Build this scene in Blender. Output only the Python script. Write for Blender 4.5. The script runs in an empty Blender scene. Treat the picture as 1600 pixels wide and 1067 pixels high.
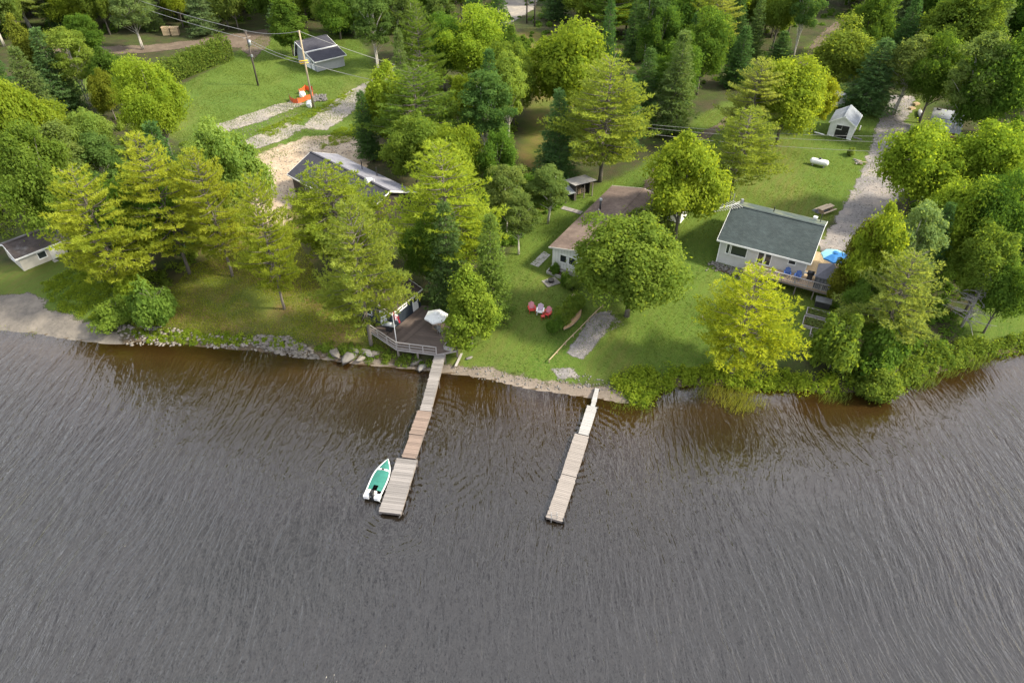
import bpy, math, random
import numpy as np
from mathutils import Vector, Matrix

# ------------------------------------------------------------------ camera
SC = bpy.context.scene
COL = SC.collection
R = math.radians
CAM_H, FPX, PITCH = 50.0, 1067.0, R(40)
cam = bpy.data.cameras.new('camera')
cam.lens = 24.0; cam.sensor_width = 36.0; cam.clip_start = 0.5; cam.clip_end = 6000
co = bpy.data.objects.new('camera', cam); COL.objects.link(co)
co.location = (0, 0, CAM_H); co.rotation_euler = (R(90) - PITCH, 0, 0)
SC.camera = co

# ------------------------------------------------------------------ sky, sun, exposure
SUN_AZ, SUN_EL = R(97), R(41)          # azimuth clockwise from +Y
W = bpy.data.worlds.new('World'); SC.world = W; W.use_nodes = True
nt = W.node_tree; nt.nodes.clear()
wo = nt.nodes.new('ShaderNodeOutputWorld'); bg = nt.nodes.new('ShaderNodeBackground')
sky = nt.nodes.new('ShaderNodeTexSky'); sky.sky_type = 'NISHITA'; sky.sun_disc = False
sky.sun_elevation = SUN_EL; sky.sun_rotation = SUN_AZ; sky.air_density = 1.0; sky.dust_density = 3.0
tc = nt.nodes.new('ShaderNodeTexCoord'); nz = nt.nodes.new('ShaderNodeTexNoise')
nz.inputs['Scale'].default_value = 4.0; nz.inputs['Detail'].default_value = 5
rp = nt.nodes.new('ShaderNodeMapRange'); rp.inputs[1].default_value = .38; rp.inputs[2].default_value = .60
rp.inputs[3].default_value = .10; rp.inputs[4].default_value = 1.0
mx = nt.nodes.new('ShaderNodeMix'); mx.data_type = 'RGBA'
mx.inputs[7].default_value = (11.4, 11.6, 12.2, 1)
nt.links.new(tc.outputs['Generated'], nz.inputs['Vector']); nt.links.new(nz.outputs['Fac'], rp.inputs[0])
nt.links.new(rp.outputs[0], mx.inputs[0]); nt.links.new(sky.outputs[0], mx.inputs[6])
nt.links.new(mx.outputs[2], bg.inputs['Color']); bg.inputs['Strength'].default_value = 0.12
nt.links.new(bg.outputs[0], wo.inputs['Surface'])
sl = bpy.data.lights.new('sun', 'SUN'); sl.energy = 5.0; sl.angle = R(7.0); sl.color = (1.0, 0.91, 0.72)
so = bpy.data.objects.new('sun', sl); COL.objects.link(so); so.location = (60, 80, 120)
sd = Vector((math.sin(SUN_AZ) * math.cos(SUN_EL), math.cos(SUN_AZ) * math.cos(SUN_EL), math.sin(SUN_EL)))
so.rotation_euler = sd.to_track_quat('Z', 'Y').to_euler()
VS = SC.view_settings
VS.view_transform = 'Standard'; VS.look = 'None'; VS.exposure = 0.9; VS.gamma = 1.0; VS.use_curve_mapping = False
cy = SC.cycles
cy.max_bounces = 6; cy.diffuse_bounces = 3; cy.glossy_bounces = 2; cy.transmission_bounces = 3
cy.transparent_max_bounces = 8; cy.sample_clamp_indirect = 4.0; cy.sample_clamp_direct = 12.0; cy.use_denoising = True
cy.caustics_reflective = False; cy.caustics_refractive = False

# ------------------------------------------------------------------ picture <-> place
CP, SP = math.cos(PITCH), math.sin(PITCH)
def ray(px, py):
    u = (px - 800) / FPX; v = (533.5 - py) / FPX
    return np.array([u, CP + v * SP, -SP + v * CP])
def P(px, py, z):
    d = ray(px, py); t = (z - CAM_H) / d[2]
    return np.array([d[0] * t, d[1] * t, z])
SH = [(-300, 505), (-80, 512), (0, 515), (60, 520), (100, 528), (150, 534), (180, 537), (230, 533), (290, 538), (380, 546), (430, 550),
      (480, 556), (520, 562), (560, 568), (610, 572), (665, 578), (690, 582), (720, 584), (760, 590), (800, 600), (830, 607),
      (870, 612), (900, 617), (940, 622), (975, 629), (1000, 629), (1015, 616), (1040, 605), (1100, 600), (1150, 603),
      (1200, 607), (1280, 612), (1330, 612), (1370, 612), (1400, 609), (1440, 590), (1490, 575), (1530, 560), (1570, 552),
      (1600, 550), (1700, 548), (1900, 540)]
_s = np.array([P(a, b, 0) for a, b in SH])
SX = np.concatenate([[-3000], _s[:, 0], [3000]]); SY = np.concatenate([[_s[0, 1] + 8], _s[:, 1], [_s[-1, 1] + 8]])
BK_X = [P(a, 560, 0)[0] for a in (-200, 120, 230, 480, 650, 720, 960, 1010, 1300, 1700)]
BK_H = [.45, .45, 1.0, 1.1, 1.0, .55, .45, .6, .6, .5]
def shore_d(x, y): return y - np.interp(x, SX, SY)
def terr(x, y):
    x = np.asarray(x, float); y = np.asarray(y, float)
    d = shore_d(x, y)
    bh = np.interp(x, BK_X, BK_H)
    dl = np.maximum(d, 0)
    z = bh * (1 - np.exp(-dl / 1.6)) + (1.6 - bh) * (1 - np.exp(-dl / 9.0)) + .03 * np.minimum(dl, 60)
    z = z + np.minimum(dl / 6, 1) * (.10 * np.sin(x * .31 + 1.3) * np.cos(y * .27) + .05 * np.sin(x * .9 + y * .7))
    zl = np.maximum(-.10 * np.maximum(-d, 0) - .02, -3.0)
    return np.where(d > 0, z, zl)
def G(px, py, dz=0.0):
    z = 1.5
    for _ in range(8):
        p = P(px, py, z); z = float(terr(p[0], p[1]))
    return np.array([p[0], p[1], z + dz])
def treept(tx, ty, by):
    z = 2.0
    for _ in range(6):
        g = P(tx, by, z); d = ray(tx, ty); t = g[1] / d[1]
        x, y, top = d[0] * t, g[1], CAM_H + d[2] * t
        z = float(terr(x, y))
    return np.array([x, y, z]), top - z, FPX / t
def gz(x, y): return float(terr(x, y))

# ------------------------------------------------------------------ materials
def lnk(t, a, b): t.links.new(a, b)
def new_mat(name):
    m = bpy.data.materials.new(name); m.use_nodes = True
    t = m.node_tree; t.nodes.clear()
    o = t.nodes.new('ShaderNodeOutputMaterial')
    return m, t, o
def node(t, typ, **kw):
    n = t.nodes.new(typ)
    for k, v in kw.items():
        if k.startswith('i_'):
            key = k[2:]; key = int(key) if key.isdigit() else key.replace('_', ' ')
            n.inputs[key].default_value = v
        else: setattr(n, k, v)
    return n
def C4(c): return (c[0], c[1], c[2], 1)
MATS = {}
def surf(name, c1, c2=None, scale=3.0, rough=.75, bump=.0, bscale=None, objrand=0.0, metal=0.0, stretch=(1, 1, 1), spec=.3, coords='Object', detail=5):
    """two-tone noise material with optional bump and per-object brightness change"""
    m, t, o = new_mat(name); MATS[name] = m
    c2 = c2 or tuple(v * .75 for v in c1)
    b = node(t, 'ShaderNodeBsdfPrincipled', i_Roughness=rough, i_Metallic=metal)
    b.inputs['Specular IOR Level'].default_value = spec
    tcn = node(t, 'ShaderNodeTexCoord'); mp = node(t, 'ShaderNodeMapping'); mp.inputs['Scale'].default_value = stretch
    lnk(t, tcn.outputs[coords], mp.inputs[0])
    n = node(t, 'ShaderNodeTexNoise', i_Scale=scale, i_Detail=detail, i_Roughness=.65); lnk(t, mp.outputs[0], n.inputs['Vector'])
    rr = node(t, 'ShaderNodeMapRange', i_1=.3, i_2=.7); lnk(t, n.outputs['Fac'], rr.inputs[0])
    x = node(t, 'ShaderNodeMix', data_type='RGBA'); x.inputs[6].default_value = C4(c1); x.inputs[7].default_value = C4(c2)
    lnk(t, rr.outputs[0], x.inputs[0]); col = x.outputs[2]
    if objrand:
        oi = node(t, 'ShaderNodeObjectInfo'); mr = node(t, 'ShaderNodeMapRange', i_3=1 - objrand, i_4=1 + objrand)
        lnk(t, oi.outputs['Random'], mr.inputs[0])
        hs = node(t, 'ShaderNodeHueSaturation'); lnk(t, mr.outputs[0], hs.inputs['Value']); lnk(t, col, hs.inputs['Color']); col = hs.outputs[0]
    lnk(t, col, b.inputs['Base Color'])
    if bump:
        n2 = node(t, 'ShaderNodeTexNoise', i_Scale=bscale or scale * 4, i_Detail=4); lnk(t, mp.outputs[0], n2.inputs['Vector'])
        bp = node(t, 'ShaderNodeBump', i_Strength=bump, i_Distance=.05); lnk(t, n2.outputs['Fac'], bp.inputs['Height']); lnk(t, bp.outputs[0], b.inputs['Normal'])
    lnk(t, b.outputs[0], o.inputs[0])
    return m
def striped(name, c1, c2, period, axis=2, rough=.6, line=.12, noise=.25, bumpd=.02, metal=0.0):
    """siding, shingle courses, ribbed metal: courses along one axis with recessed joints and patchy wear"""
    m, t, o = new_mat(name); MATS[name] = m
    b = node(t, 'ShaderNodeBsdfPrincipled', i_Roughness=rough, i_Metallic=metal); b.inputs['Specular IOR Level'].default_value = .3
    tcn = node(t, 'ShaderNodeTexCoord'); sp = node(t, 'ShaderNodeSeparateXYZ'); lnk(t, tcn.outputs['Object'], sp.inputs[0])
    dv = node(t, 'ShaderNodeMath', operation='DIVIDE', i_1=period); lnk(t, sp.outputs[axis], dv.inputs[0])
    fr = node(t, 'ShaderNodeMath', operation='FRACT'); lnk(t, dv.outputs[0], fr.inputs[0])
    st = node(t, 'ShaderNodeMath', operation='LESS_THAN', i_1=line); lnk(t, fr.outputs[0], st.inputs[0])
    n = node(t, 'ShaderNodeTexNoise', i_Scale=1.3, i_Detail=8, i_Roughness=.7); lnk(t, tcn.outputs['Object'], n.inputs['Vector'])
    mr = node(t, 'ShaderNodeMapRange', i_1=.3, i_2=.7, i_3=1 - noise, i_4=1 + noise); lnk(t, n.outputs['Fac'], mr.inputs[0])
    x = node(t, 'ShaderNodeMix', data_type='RGBA'); x.inputs[6].default_value = C4(c1); x.inputs[7].default_value = C4(c2); lnk(t, st.outputs[0], x.inputs[0])
    hs = node(t, 'ShaderNodeHueSaturation'); lnk(t, mr.outputs[0], hs.inputs['Value']); lnk(t, x.outputs[2], hs.inputs['Color'])
    lnk(t, hs.outputs[0], b.inputs['Base Color'])
    bp = node(t, 'ShaderNodeBump', i_Strength=.5, i_Distance=bumpd); lnk(t, fr.outputs[0], bp.inputs['Height']); lnk(t, bp.outputs[0], b.inputs['Normal'])
    lnk(t, b.outputs[0], o.inputs[0]); return m
def shingle(name, c1, c2, blotch=None, scale=5.0):
    m, t, o = new_mat(name); MATS[name] = m
    b = node(t, 'ShaderNodeBsdfPrincipled', i_Roughness=.9); b.inputs['Specular IOR Level'].default_value = .15
    tcn = node(t, 'ShaderNodeTexCoord')
    br = node(t, 'ShaderNodeTexBrick', i_Scale=1.0); br.inputs['Brick Width'].default_value = .33; br.inputs['Row Height'].default_value = .14
    br.inputs['Mortar Size'].default_value = .008; br.inputs['Bias'].default_value = 0
    br.inputs['Color1'].default_value = C4(c1); br.inputs['Color2'].default_value = C4(c2); br.inputs['Mortar'].default_value = C4([v * .55 for v in c1])
    lnk(t, tcn.outputs['Object'], br.inputs['Vector'])
    n = node(t, 'ShaderNodeTexNoise', i_Scale=.8, i_Detail=8, i_Roughness=.7); lnk(t, tcn.outputs['Object'], n.inputs['Vector'])
    mr = node(t, 'ShaderNodeMapRange', i_1=.3, i_2=.7, i_3=.75, i_4=1.25); lnk(t, n.outputs['Fac'], mr.inputs[0])
    hs = node(t, 'ShaderNodeHueSaturation'); lnk(t, mr.outputs[0], hs.inputs['Value']); lnk(t, br.outputs['Color'], hs.inputs['Color'])
    col = hs.outputs[0]
    n3 = node(t, 'ShaderNodeTexNoise', i_Scale=.35, i_Detail=6, i_Roughness=.65); lnk(t, tcn.outputs['Object'], n3.inputs['Vector'])
    if blotch:
        mr3 = node(t, 'ShaderNodeMapRange', i_1=.5, i_2=.68, i_3=0, i_4=.75); lnk(t, n3.outputs['Fac'], mr3.inputs[0])
        x = node(t, 'ShaderNodeMix', data_type='RGBA'); x.inputs[7].default_value = C4(blotch); lnk(t, col, x.inputs[6]); lnk(t, mr3.outputs[0], x.inputs[0]); col = x.outputs[2]
    lnk(t, col, b.inputs['Base Color'])
    n2 = node(t, 'ShaderNodeTexNoise', i_Scale=30.0, i_Detail=3); lnk(t, tcn.outputs['Object'], n2.inputs['Vector'])
    bp = node(t, 'ShaderNodeBump', i_Strength=.4, i_Distance=.02); lnk(t, n2.outputs['Fac'], bp.inputs['Height']); lnk(t, bp.outputs[0], b.inputs['Normal'])
    lnk(t, b.outputs[0], o.inputs[0]); return m
def leafmat(name, dark, light, trans, tmix=.45):
    """leaf colour from a per-leaf tint, times the tree's own colour; leaves let light through"""
    m, t, o = new_mat(name); MATS[name] = m
    a = node(t, 'ShaderNodeAttribute', attribute_name='tint'); oi = node(t, 'ShaderNodeObjectInfo')
    x = node(t, 'ShaderNodeMix', data_type='RGBA'); x.inputs[6].default_value = C4(dark); x.inputs[7].default_value = C4(light); lnk(t, a.outputs['Fac'], x.inputs[0])
    mu = node(t, 'ShaderNodeMix', data_type='RGBA', blend_type='MULTIPLY', i_0=1.0); lnk(t, x.outputs[2], mu.inputs[6]); lnk(t, oi.outputs['Color'], mu.inputs[7])
    mt = node(t, 'ShaderNodeMix', data_type='RGBA', blend_type='MULTIPLY', i_0=1.0); mt.inputs[6].default_value = C4(trans); lnk(t, oi.outputs['Color'], mt.inputs[7])
    d = node(t, 'ShaderNodeBsdfDiffuse'); tr = node(t, 'ShaderNodeBsdfTranslucent'); ms = node(t, 'ShaderNodeMixShader', i_0=tmix)
    lnk(t, mu.outputs[2], d.inputs[0]); lnk(t, mt.outputs[2], tr.inputs[0])
    lnk(t, d.outputs[0], ms.inputs[1]); lnk(t, tr.outputs[0], ms.inputs[2]); lnk(t, ms.outputs[0], o.inputs[0]); return m

leafmat('leaf_broad', (.06, .115, .02), (.19, .25, .04), (.30, .38, .03), .5)
leafmat('leaf_birch', (.065, .115, .032), (.18, .235, .06), (.28, .35, .05), .5)
leafmat('leaf_pine', (.085, .145, .035), (.24, .29, .055), (.38, .44, .04), .48)
leafmat('leaf_spruce', (.065, .12, .042), (.17, .24, .07), (.22, .31, .055), .4)
leafmat('leaf_cedar', (.055, .105, .02), (.16, .21, .035), (.20, .26, .025), .4)
surf('bark_grey', (.16, .14, .12), (.08, .07, .06), 8, .9, .5, objrand=.15)
surf('bark_birch', (.55, .53, .48), (.25, .23, .2), 5, .8, .2, stretch=(1, 1, 3))
surf('bark_dead', (.42, .40, .39), (.28, .26, .25), 6, .9, .3)
surf('wood_dock_grey', (.255, .235, .225), (.15, .14, .135), 3, .85, .4, 20, objrand=.22, stretch=(.4, 6, 6))
surf('wood_dock_brown', (.235, .178, .148), (.15, .112, .092), 3, .85, .4, 20, objrand=.2, stretch=(.4, 6, 6))
surf('wood_dock_pale', (.27, .24, .22), (.19, .17, .155), 3, .85, .4, 20, objrand=.1, stretch=(.4, 6, 6))
surf('wood_dock_white', (.36, .35, .34), (.26, .255, .25), 3, .85, .4, 20, objrand=.1, stretch=(.4, 6, 6))
surf('wood_dock_tan', (.50, .40, .28), (.36, .28, .2), 3, .85, .4, 20, objrand=.2, stretch=(.4, 6, 6))
surf('wood_deck_dark', (.15, .115, .10), (.09, .07, .062), 3, .8, .4, 20, objrand=.18, stretch=(.4, 6, 6))
surf('wood_frame', (.22, .19, .17), (.13, .11, .1), 4, .85, .3, objrand=.15)
surf('wood_rail_grey', (.36, .34, .33), (.25, .23, .22), 4, .85, .2, objrand=.12)
surf('wood_new', (.56, .43, .27), (.45, .33, .2), 3, .8, .2, objrand=.1, stretch=(.4, 6, 6))
surf('wood_tan', (.40, .30, .20), (.30, .21, .14), 3, .8, .2, objrand=.12)
surf('paint_white', (.78, .78, .77), (.68, .68, .67), 2.5, .5, .05)
surf('paint_offwhite', (.66, .65, .62), (.52, .5, .47), 1.2, .6, .05)
surf('paint_red', (.55, .06, .05), (.42, .04, .035), 3, .5)
surf('paint_pink', (.62, .25, .30), (.5, .18, .23), 3, .5)
surf('paint_lilac', (.55, .42, .52), (.45, .33, .45), 3, .5)
surf('paint_blue', (.06, .13, .36), (.04, .09, .27), 3, .45)
surf('paint_navy', (.028, .038, .052), (.018, .025, .035), 2, .6, .1)
surf('plastic_black', (.02, .02, .022), (.03, .03, .03), 3, .4)
surf('metal_grey', (.42, .43, .45), (.3, .31, .32), 3, .45, metal=.6)
surf('metal_dark', (.07, .07, .075), (.05, .05, .05), 3, .5, metal=.4)
surf('steel_pale', (.40, .42, .44), (.30, .32, .33), 1.5, .4, metal=.3)
surf('concrete', (.40, .38, .36), (.29, .28, .26), 2, .9, .3)
surf('stone_pale', (.22, .205, .19), (.11, .105, .10), 1.6, .9, .6, 6, objrand=.25)
surf('stone_grey', (.20, .18, .155), (.09, .08, .07), 2, .9, .5, 8, objrand=.3)
surf('soil', (.09, .06, .04), (.05, .035, .025), 4, .95, .5)
surf('canvas_teal', (.032, .17, .135), (.022, .12, .095), 2.5, .7, .3, 6)
surf('canvas_blue', (.03, .17, .42), (.02, .12, .33), 2, .7, .1)
surf('canvas_pale_blue', (.26, .52, .62), (.2, .44, .55), 2, .7, .1)
surf('canvas_white', (.78, .79, .8), (.7, .71, .72), 2, .7, .1)
surf('canvas_grey', (.12, .12, .145), (.085, .085, .10), 3, .8, .1)
surf('canvas_mesh', (.17, .17, .19), (.12, .12, .14), 6, .8, .2, stretch=(6, 6, .3))
surf('plastic_orange', (.65, .12, .035), (.5, .08, .02), 4, .6, .2)
surf('flag_red', (.6, .02, .04), (.5, .015, .03), 4, .7)
surf('canoe_tan', (.40, .27, .16), (.30, .19, .11), 2, .5, .1, stretch=(.5, 4, 4))
surf('wire', (.28, .28, .28), (.22, .22, .22), 2, .6)
surf('pole_wood_dark', (.10, .085, .075), (.06, .05, .045), 3, .9, .3, stretch=(1, 1, .2))
surf('pole_wood_pale', (.36, .30, .20), (.26, .21, .14), 3, .9, .3, stretch=(1, 1, .2))
surf('paint_yellow', (.7, .42, .02), (.6, .35, .02), 3, .5)
m, t, o = new_mat('glass_dark'); MATS['glass_dark'] = m
b = node(t, 'ShaderNodeBsdfPrincipled', i_Roughness=.06); b.inputs['Base Color'].default_value = (.025, .03, .035, 1); b.inputs['Specular IOR Level'].default_value = .7
lnk(t, b.outputs[0], o.inputs[0])
striped('siding_white', (.74, .74, .73), (.5, .5, .5), .14, 2, noise=.12)
striped('siding_vertical_white', (.72, .72, .70), (.5, .5, .48), .4, 0, noise=.12)
striped('siding_greige', (.50, .50, .50), (.36, .36, .36), .13, 2, noise=.1)
striped('siding_grey', (.36, .37, .39), (.27, .28, .3), .25, 0, noise=.1)
striped('siding_red', (.16, .04, .035), (.1, .03, .025), .2, 0, noise=.2)
striped('siding_dark_wood', (.05, .042, .038), (.03, .025, .02), .2, 2, noise=.3)
striped('metal_ribbed', (.27, .29, .31), (.17, .18, .2), .3, 0, .45, .2, .2, metal=.3)
striped('metal_ribbed_dark', (.075, .08, .1), (.045, .05, .06), .35, 0, .55, .15, .25, metal=.2)
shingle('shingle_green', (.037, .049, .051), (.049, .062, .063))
shingle('shingle_green_pale', (.06, .08, .078), (.075, .095, .09), blotch=(.19, .20, .12))  # back roof slope: paler base colour with olive patches
shingle('shingle_brown', (.142, .106, .09), (.11, .082, .069), blotch=(.195, .15, .122))
shingle('shingle_darkbrown', (.06, .045, .04), (.045, .035, .032))
shingle('shingle_mottled', (.085, .07, .066), (.065, .055, .052), blotch=(.22, .22, .23))
surf('paint_beige', (.52, .49, .43), (.42, .39, .34), 1.2, .6, .05)
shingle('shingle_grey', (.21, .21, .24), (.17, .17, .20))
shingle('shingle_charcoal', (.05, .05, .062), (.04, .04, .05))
shingle('shingle_midgrey', (.26, .28, .31), (.21, .23, .255))

# ------------------------------------------------------------------ mesh helpers
class MB:
    def __init__(s): s.v = []; s.f = []; s.m = []
    def quad(s, *ps, mi=0):
        n = len(s.v); s.v += [tuple(map(float, p)) for p in ps]; s.f.append(tuple(range(n, n + len(ps)))); s.m.append(mi); return s
    def box(s, c, d, rz=0.0, mi=0, M=None):
        M = M or (Matrix.Translation(Vector(c)) @ Matrix.Rotation(rz, 4, 'Z'))
        n = len(s.v)
        for z in (-.5, .5):
            for y in (-.5, .5):
                for x in (-.5, .5): s.v.append(tuple(M @ Vector((x * d[0], y * d[1], z * d[2]))))
        for q in ((0, 2, 3, 1), (4, 5, 7, 6), (0, 1, 5, 4), (2, 6, 7, 3), (0, 4, 6, 2), (1, 3, 7, 5)): s.f.append(tuple(n + i for i in q)); s.m.append(mi)
        return s
    def beam(s, a, b, w, h, mi=0):
        a = Vector(a); b = Vector(b); d = b - a
        q = d.to_track_quat('X', 'Z').to_matrix().to_4x4()
        return s.box(None, (d.length, w, h), mi=mi, M=Matrix.Translation((a + b) / 2) @ q)
    def tube(s, pts, rads, n=8, mi=0, cap=True):
        pts = [Vector(p) for p in pts]; rings = []
        for i, p in enumerate(pts):
            d = (pts[min(i + 1, len(pts) - 1)] - pts[max(i - 1, 0)])
            d = d.normalized() if d.length > 1e-9 else Vector((0, 0, 1))
            a = d.cross(Vector((0, 1, 0))) if abs(d.y) < .9 else d.cross(Vector((1, 0, 0)))
            a.normalize(); bb = d.cross(a); k = len(s.v); r = rads[i] if hasattr(rads, '__len__') else rads
            for j in range(n):
                t_ = 2 * math.pi * j / n; s.v.append(tuple(p + a * (r * math.cos(t_)) + bb * (r * math.sin(t_))))
            rings.append(k)
        for i in range(len(pts) - 1):
            for j in range(n):
                s.f.append((rings[i] + j, rings[i] + (j + 1) % n, rings[i + 1] + (j + 1) % n, rings[i + 1] + j)); s.m.append(mi)
        if cap:
            s.f.append(tuple(rings[0] + j for j in range(n))[::-1]); s.m.append(mi); s.f.append(tuple(rings[-1] + j for j in range(n))); s.m.append(mi)
        return s
    def prism(s, poly, z0, z1, mi=0):
        """poly: (x,y) ccw"""
        a = sum(poly[i][0] * poly[(i + 1) % len(poly)][1] - poly[(i + 1) % len(poly)][0] * poly[i][1] for i in range(len(poly)))
        if a < 0: poly = poly[::-1]
        n = len(s.v); k = len(poly)
        s.v += [(float(x), float(y), float(z0)) for x, y in poly] + [(float(x), float(y), float(z1)) for x, y in poly]
        s.f.append(tuple(range(n, n + k))[::-1]); s.f.append(tuple(range(n + k, n + 2 * k))); s.m += [mi, mi]
        for i in range(k): s.f.append((n + i, n + (i + 1) % k, n + k + (i + 1) % k, n + k + i)); s.m.append(mi)
        return s
    def build(s, name, mats, parent=None, smooth=False, loc=None, rz=None):
        me = bpy.data.meshes.new(name); me.from_pydata(s.v, [], s.f)
        mats = mats if isinstance(mats, (list, tuple)) else [mats]
        for q in mats: me.materials.append(MATS[q])
        if len(mats) > 1: me.polygons.foreach_set('material_index', s.m)
        if smooth: me.polygons.foreach_set('use_smooth', [True] * len(me.polygons))
        me.update()
        return put(name, me, parent, loc, rz)
def put(name, me, parent=None, loc=None, rz=None, scale=None):
    o = bpy.data.objects.new(name, me); COL.objects.link(o)
    if parent: o.parent = parent
    if loc is not None: o.location = tuple(map(float, loc))
    if rz is not None: o.rotation_euler[2] = rz
    if scale is not None: o.scale = scale
    return o
def tag(o, label=None, cat=None, group=None, kind=None):
    if label: o['label'] = label
    if cat: o['category'] = cat
    if group: o['group'] = group
    if kind: o['kind'] = kind
    return o
def empty(name, loc, rz=0.0, label=None, cat=None, group=None):
    o = bpy.data.objects.new(name, None); COL.objects.link(o); o.location = tuple(map(float, loc)); o.rotation_euler[2] = rz
    return tag(o, label, cat, group)
_UNIT = {}
def bar(name, mat, parent, c, d, rz=0.0, rot=None):
    """one straight board / post / rail: shares one slightly chamfered block mesh per material"""
    if mat not in _UNIT:
        mb = MB().box((0, 0, 0), (1, 1, 1)); me = bpy.data.meshes.new('block_' + mat); me.from_pydata(mb.v, [], mb.f); me.materials.append(MATS[mat]); _UNIT[mat] = me
    o = put(name, _UNIT[mat], parent, c, None, tuple(map(float, d)))
    if rot is not None: o.rotation_euler = rot
    else: o.rotation_euler[2] = rz
    return o
def barp(name, mat, parent, a, b, w, h):
    a = Vector(a); b = Vector(b); d = b - a
    o = bar(name, mat, parent, (a + b) / 2, (d.length, w, h)); o.rotation_euler = d.to_track_quat('X', 'Z').to_euler(); return o
def npmesh(name, V, F, mats, attrs=None, smooth=False):
    """fast mesh from arrays: V (n,3), F (m,k)"""
    me = bpy.data.meshes.new(name); k = F.shape[1]
    me.vertices.add(len(V)); me.vertices.foreach_set('co', np.ascontiguousarray(V, np.float32).ravel())
    me.loops.add(F.size); me.loops.foreach_set('vertex_index', np.ascontiguousarray(F, np.int32).ravel())
    me.polygons.add(len(F)); me.polygons.foreach_set('loop_start', np.arange(0, F.size, k, dtype=np.int32))
    try: me.polygons.foreach_set('loop_total', np.full(len(F), k, np.int32))
    except Exception: pass
    for a, val in (attrs or {}).items():
        val = np.ascontiguousarray(val, np.float32)
        if val.ndim == 1: at = me.attributes.new(a, 'FLOAT', 'POINT'); at.data.foreach_set('value', val)
        else: at = me.attributes.new(a, 'FLOAT_COLOR', 'POINT'); at.data.foreach_set('color', val.ravel())
    if smooth: me.polygons.foreach_set('use_smooth', np.ones(len(F), bool))
    for q in (mats if isinstance(mats, (list, tuple)) else [mats]): me.materials.append(MATS[q])
    me.update(calc_edges=True); me.validate()
    return me
def polyd(x, y, poly):
    """signed distance to polygon (positive inside)"""
    poly = np.asarray(poly, float); inside = np.zeros(x.shape, bool); dm = np.full(x.shape, 1e9)
    for i in range(len(poly)):
        a = poly[i]; b_ = poly[(i + 1) % len(poly)]; e = b_ - a
        tt = np.clip(((x - a[0]) * e[0] + (y - a[1]) * e[1]) / max(e @ e, 1e-9), 0, 1)
        dm = np.minimum(dm, np.hypot(x - a[0] - tt * e[0], y - a[1] - tt * e[1]))
        c = ((a[1] > y) != (b_[1] > y)) & (x < (b_[0] - a[0]) * (y - a[1]) / (b_[1] - a[1] + 1e-12) + a[0]); inside ^= c
    return np.where(inside, dm, -dm)
def gpoly(pix): return np.array([G(a, b)[:2] for a, b in pix])
def sstep(v, a, b): u = np.clip((v - a) / (b - a), 0, 1); return u * u * (3 - 2 * u)
def wobble(x, y, s=1.0, seed=0.0):
    return (np.sin(x * .9 * s + 1.7 * np.sin(y * .7 * s + seed)) + np.sin(y * 1.3 * s + 1.1 * np.sin(x * .6 * s + seed * 2)) + .6 * np.sin((x + y) * 2.3 * s + seed)) / 2.6

# ------------------------------------------------------------------ ground
LAWNS = [gpoly(q) for q in (
    [(690, 575), (745, 500), (790, 400), (830, 340), (890, 305), (1000, 262), (1090, 182), (1180, 138), (1240, 130), (1258, 75), (1300, 42), (1318, 48), (1292, 105), (1340, 150), (1370, 165),
     (1440, 150), (1440, 215), (1350, 300), (1290, 350), (1310, 460), (1290, 540), (1100, 590), (960, 600), (860, 605), (780, 592)],
    [(240, 200), (265, 140), (330, 110), (400, 60), (430, 45), (560, 60), (590, 110), (575, 190), (480, 240), (350, 260)],
    [(-60, 420), (100, 405), (220, 470), (200, 515), (80, 490), (0, 462), (-60, 460)],
    [(1490, 500), (1530, 465), (1700, 470), (1700, 530), (1500, 535)],
    [(70, 125), (130, 95), (190, 90), (200, 130), (120, 150), (80, 160)])]
DRY = [gpoly(q) for q in (
    [(195, 515), (250, 470), (300, 415), (450, 350), (520, 460), (620, 545), (560, 552), (430, 530), (300, 520)],
    [(780, 310), (815, 240), (835, 130), (795, 60), (830, 45), (880, 60), (890, 140), (870, 230), (860, 330)],
    [(340, 300), (400, 250), (480, 260), (470, 380), (380, 420), (320, 400)])]
def axis(segs):
    out = [np.array([segs[0][0]])]
    for a, b_, st in segs: out.append(np.arange(a, b_, st)[1:] if len(out) > 1 or True else 0)
    out.append(np.array([segs[-1][1]])); r_ = np.unique(np.concatenate(out)); return r_
gx = axis([(-2400, -800, 400), (-800, -160, 60), (-160, -78, 1.6), (-78, 78, .5), (78, 160, 1.6), (160, 800, 60), (800, 2400, 400)])
gy = axis([(-1500, -100, 200), (-100, 30, 10), (30, 44, 2), (44, 110, .5), (110, 225, 1.1), (225, 500, 20), (500, 2600, 300)])
X, Y = np.meshgrid(gx, gy); Z = terr(X, Y)
def zones(X, Y):
    wv = wobble(X, Y, .8) * .6
    lawn = np.zeros(X.shape); dry = np.zeros(X.shape)
    for q in LAWNS: lawn = np.maximum(lawn, sstep(polyd(X, Y, q) + wv, -.9, .9))
    for q in DRY: dry = np.maximum(dry, sstep(polyd(X, Y, q) + wv * 1.5, -1.5, 1.8))
    return lawn, dry
near = (np.abs(X) < 160) & (Y > 40) & (Y < 235)
lawn = np.zeros(X.shape); dry = np.zeros(X.shape)
lawn[near], dry[near] = zones(X[near], Y[near])
D = shore_d(X, Y); wet = 1 - sstep(D + wobble(X, Y, 1.5) * .4, .2, 1.3)
zone = np.stack([lawn, dry, wet, np.ones_like(lawn)], -1)
nxn = len(gx); idx = np.arange(X.size).reshape(X.shape)
F = np.stack([idx[:-1, :-1], idx[:-1, 1:], idx[1:, 1:], idx[1:, :-1]], -1).reshape(-1, 4)
m, t, o = new_mat('ground_cover'); MATS['ground_cover'] = m
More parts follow.
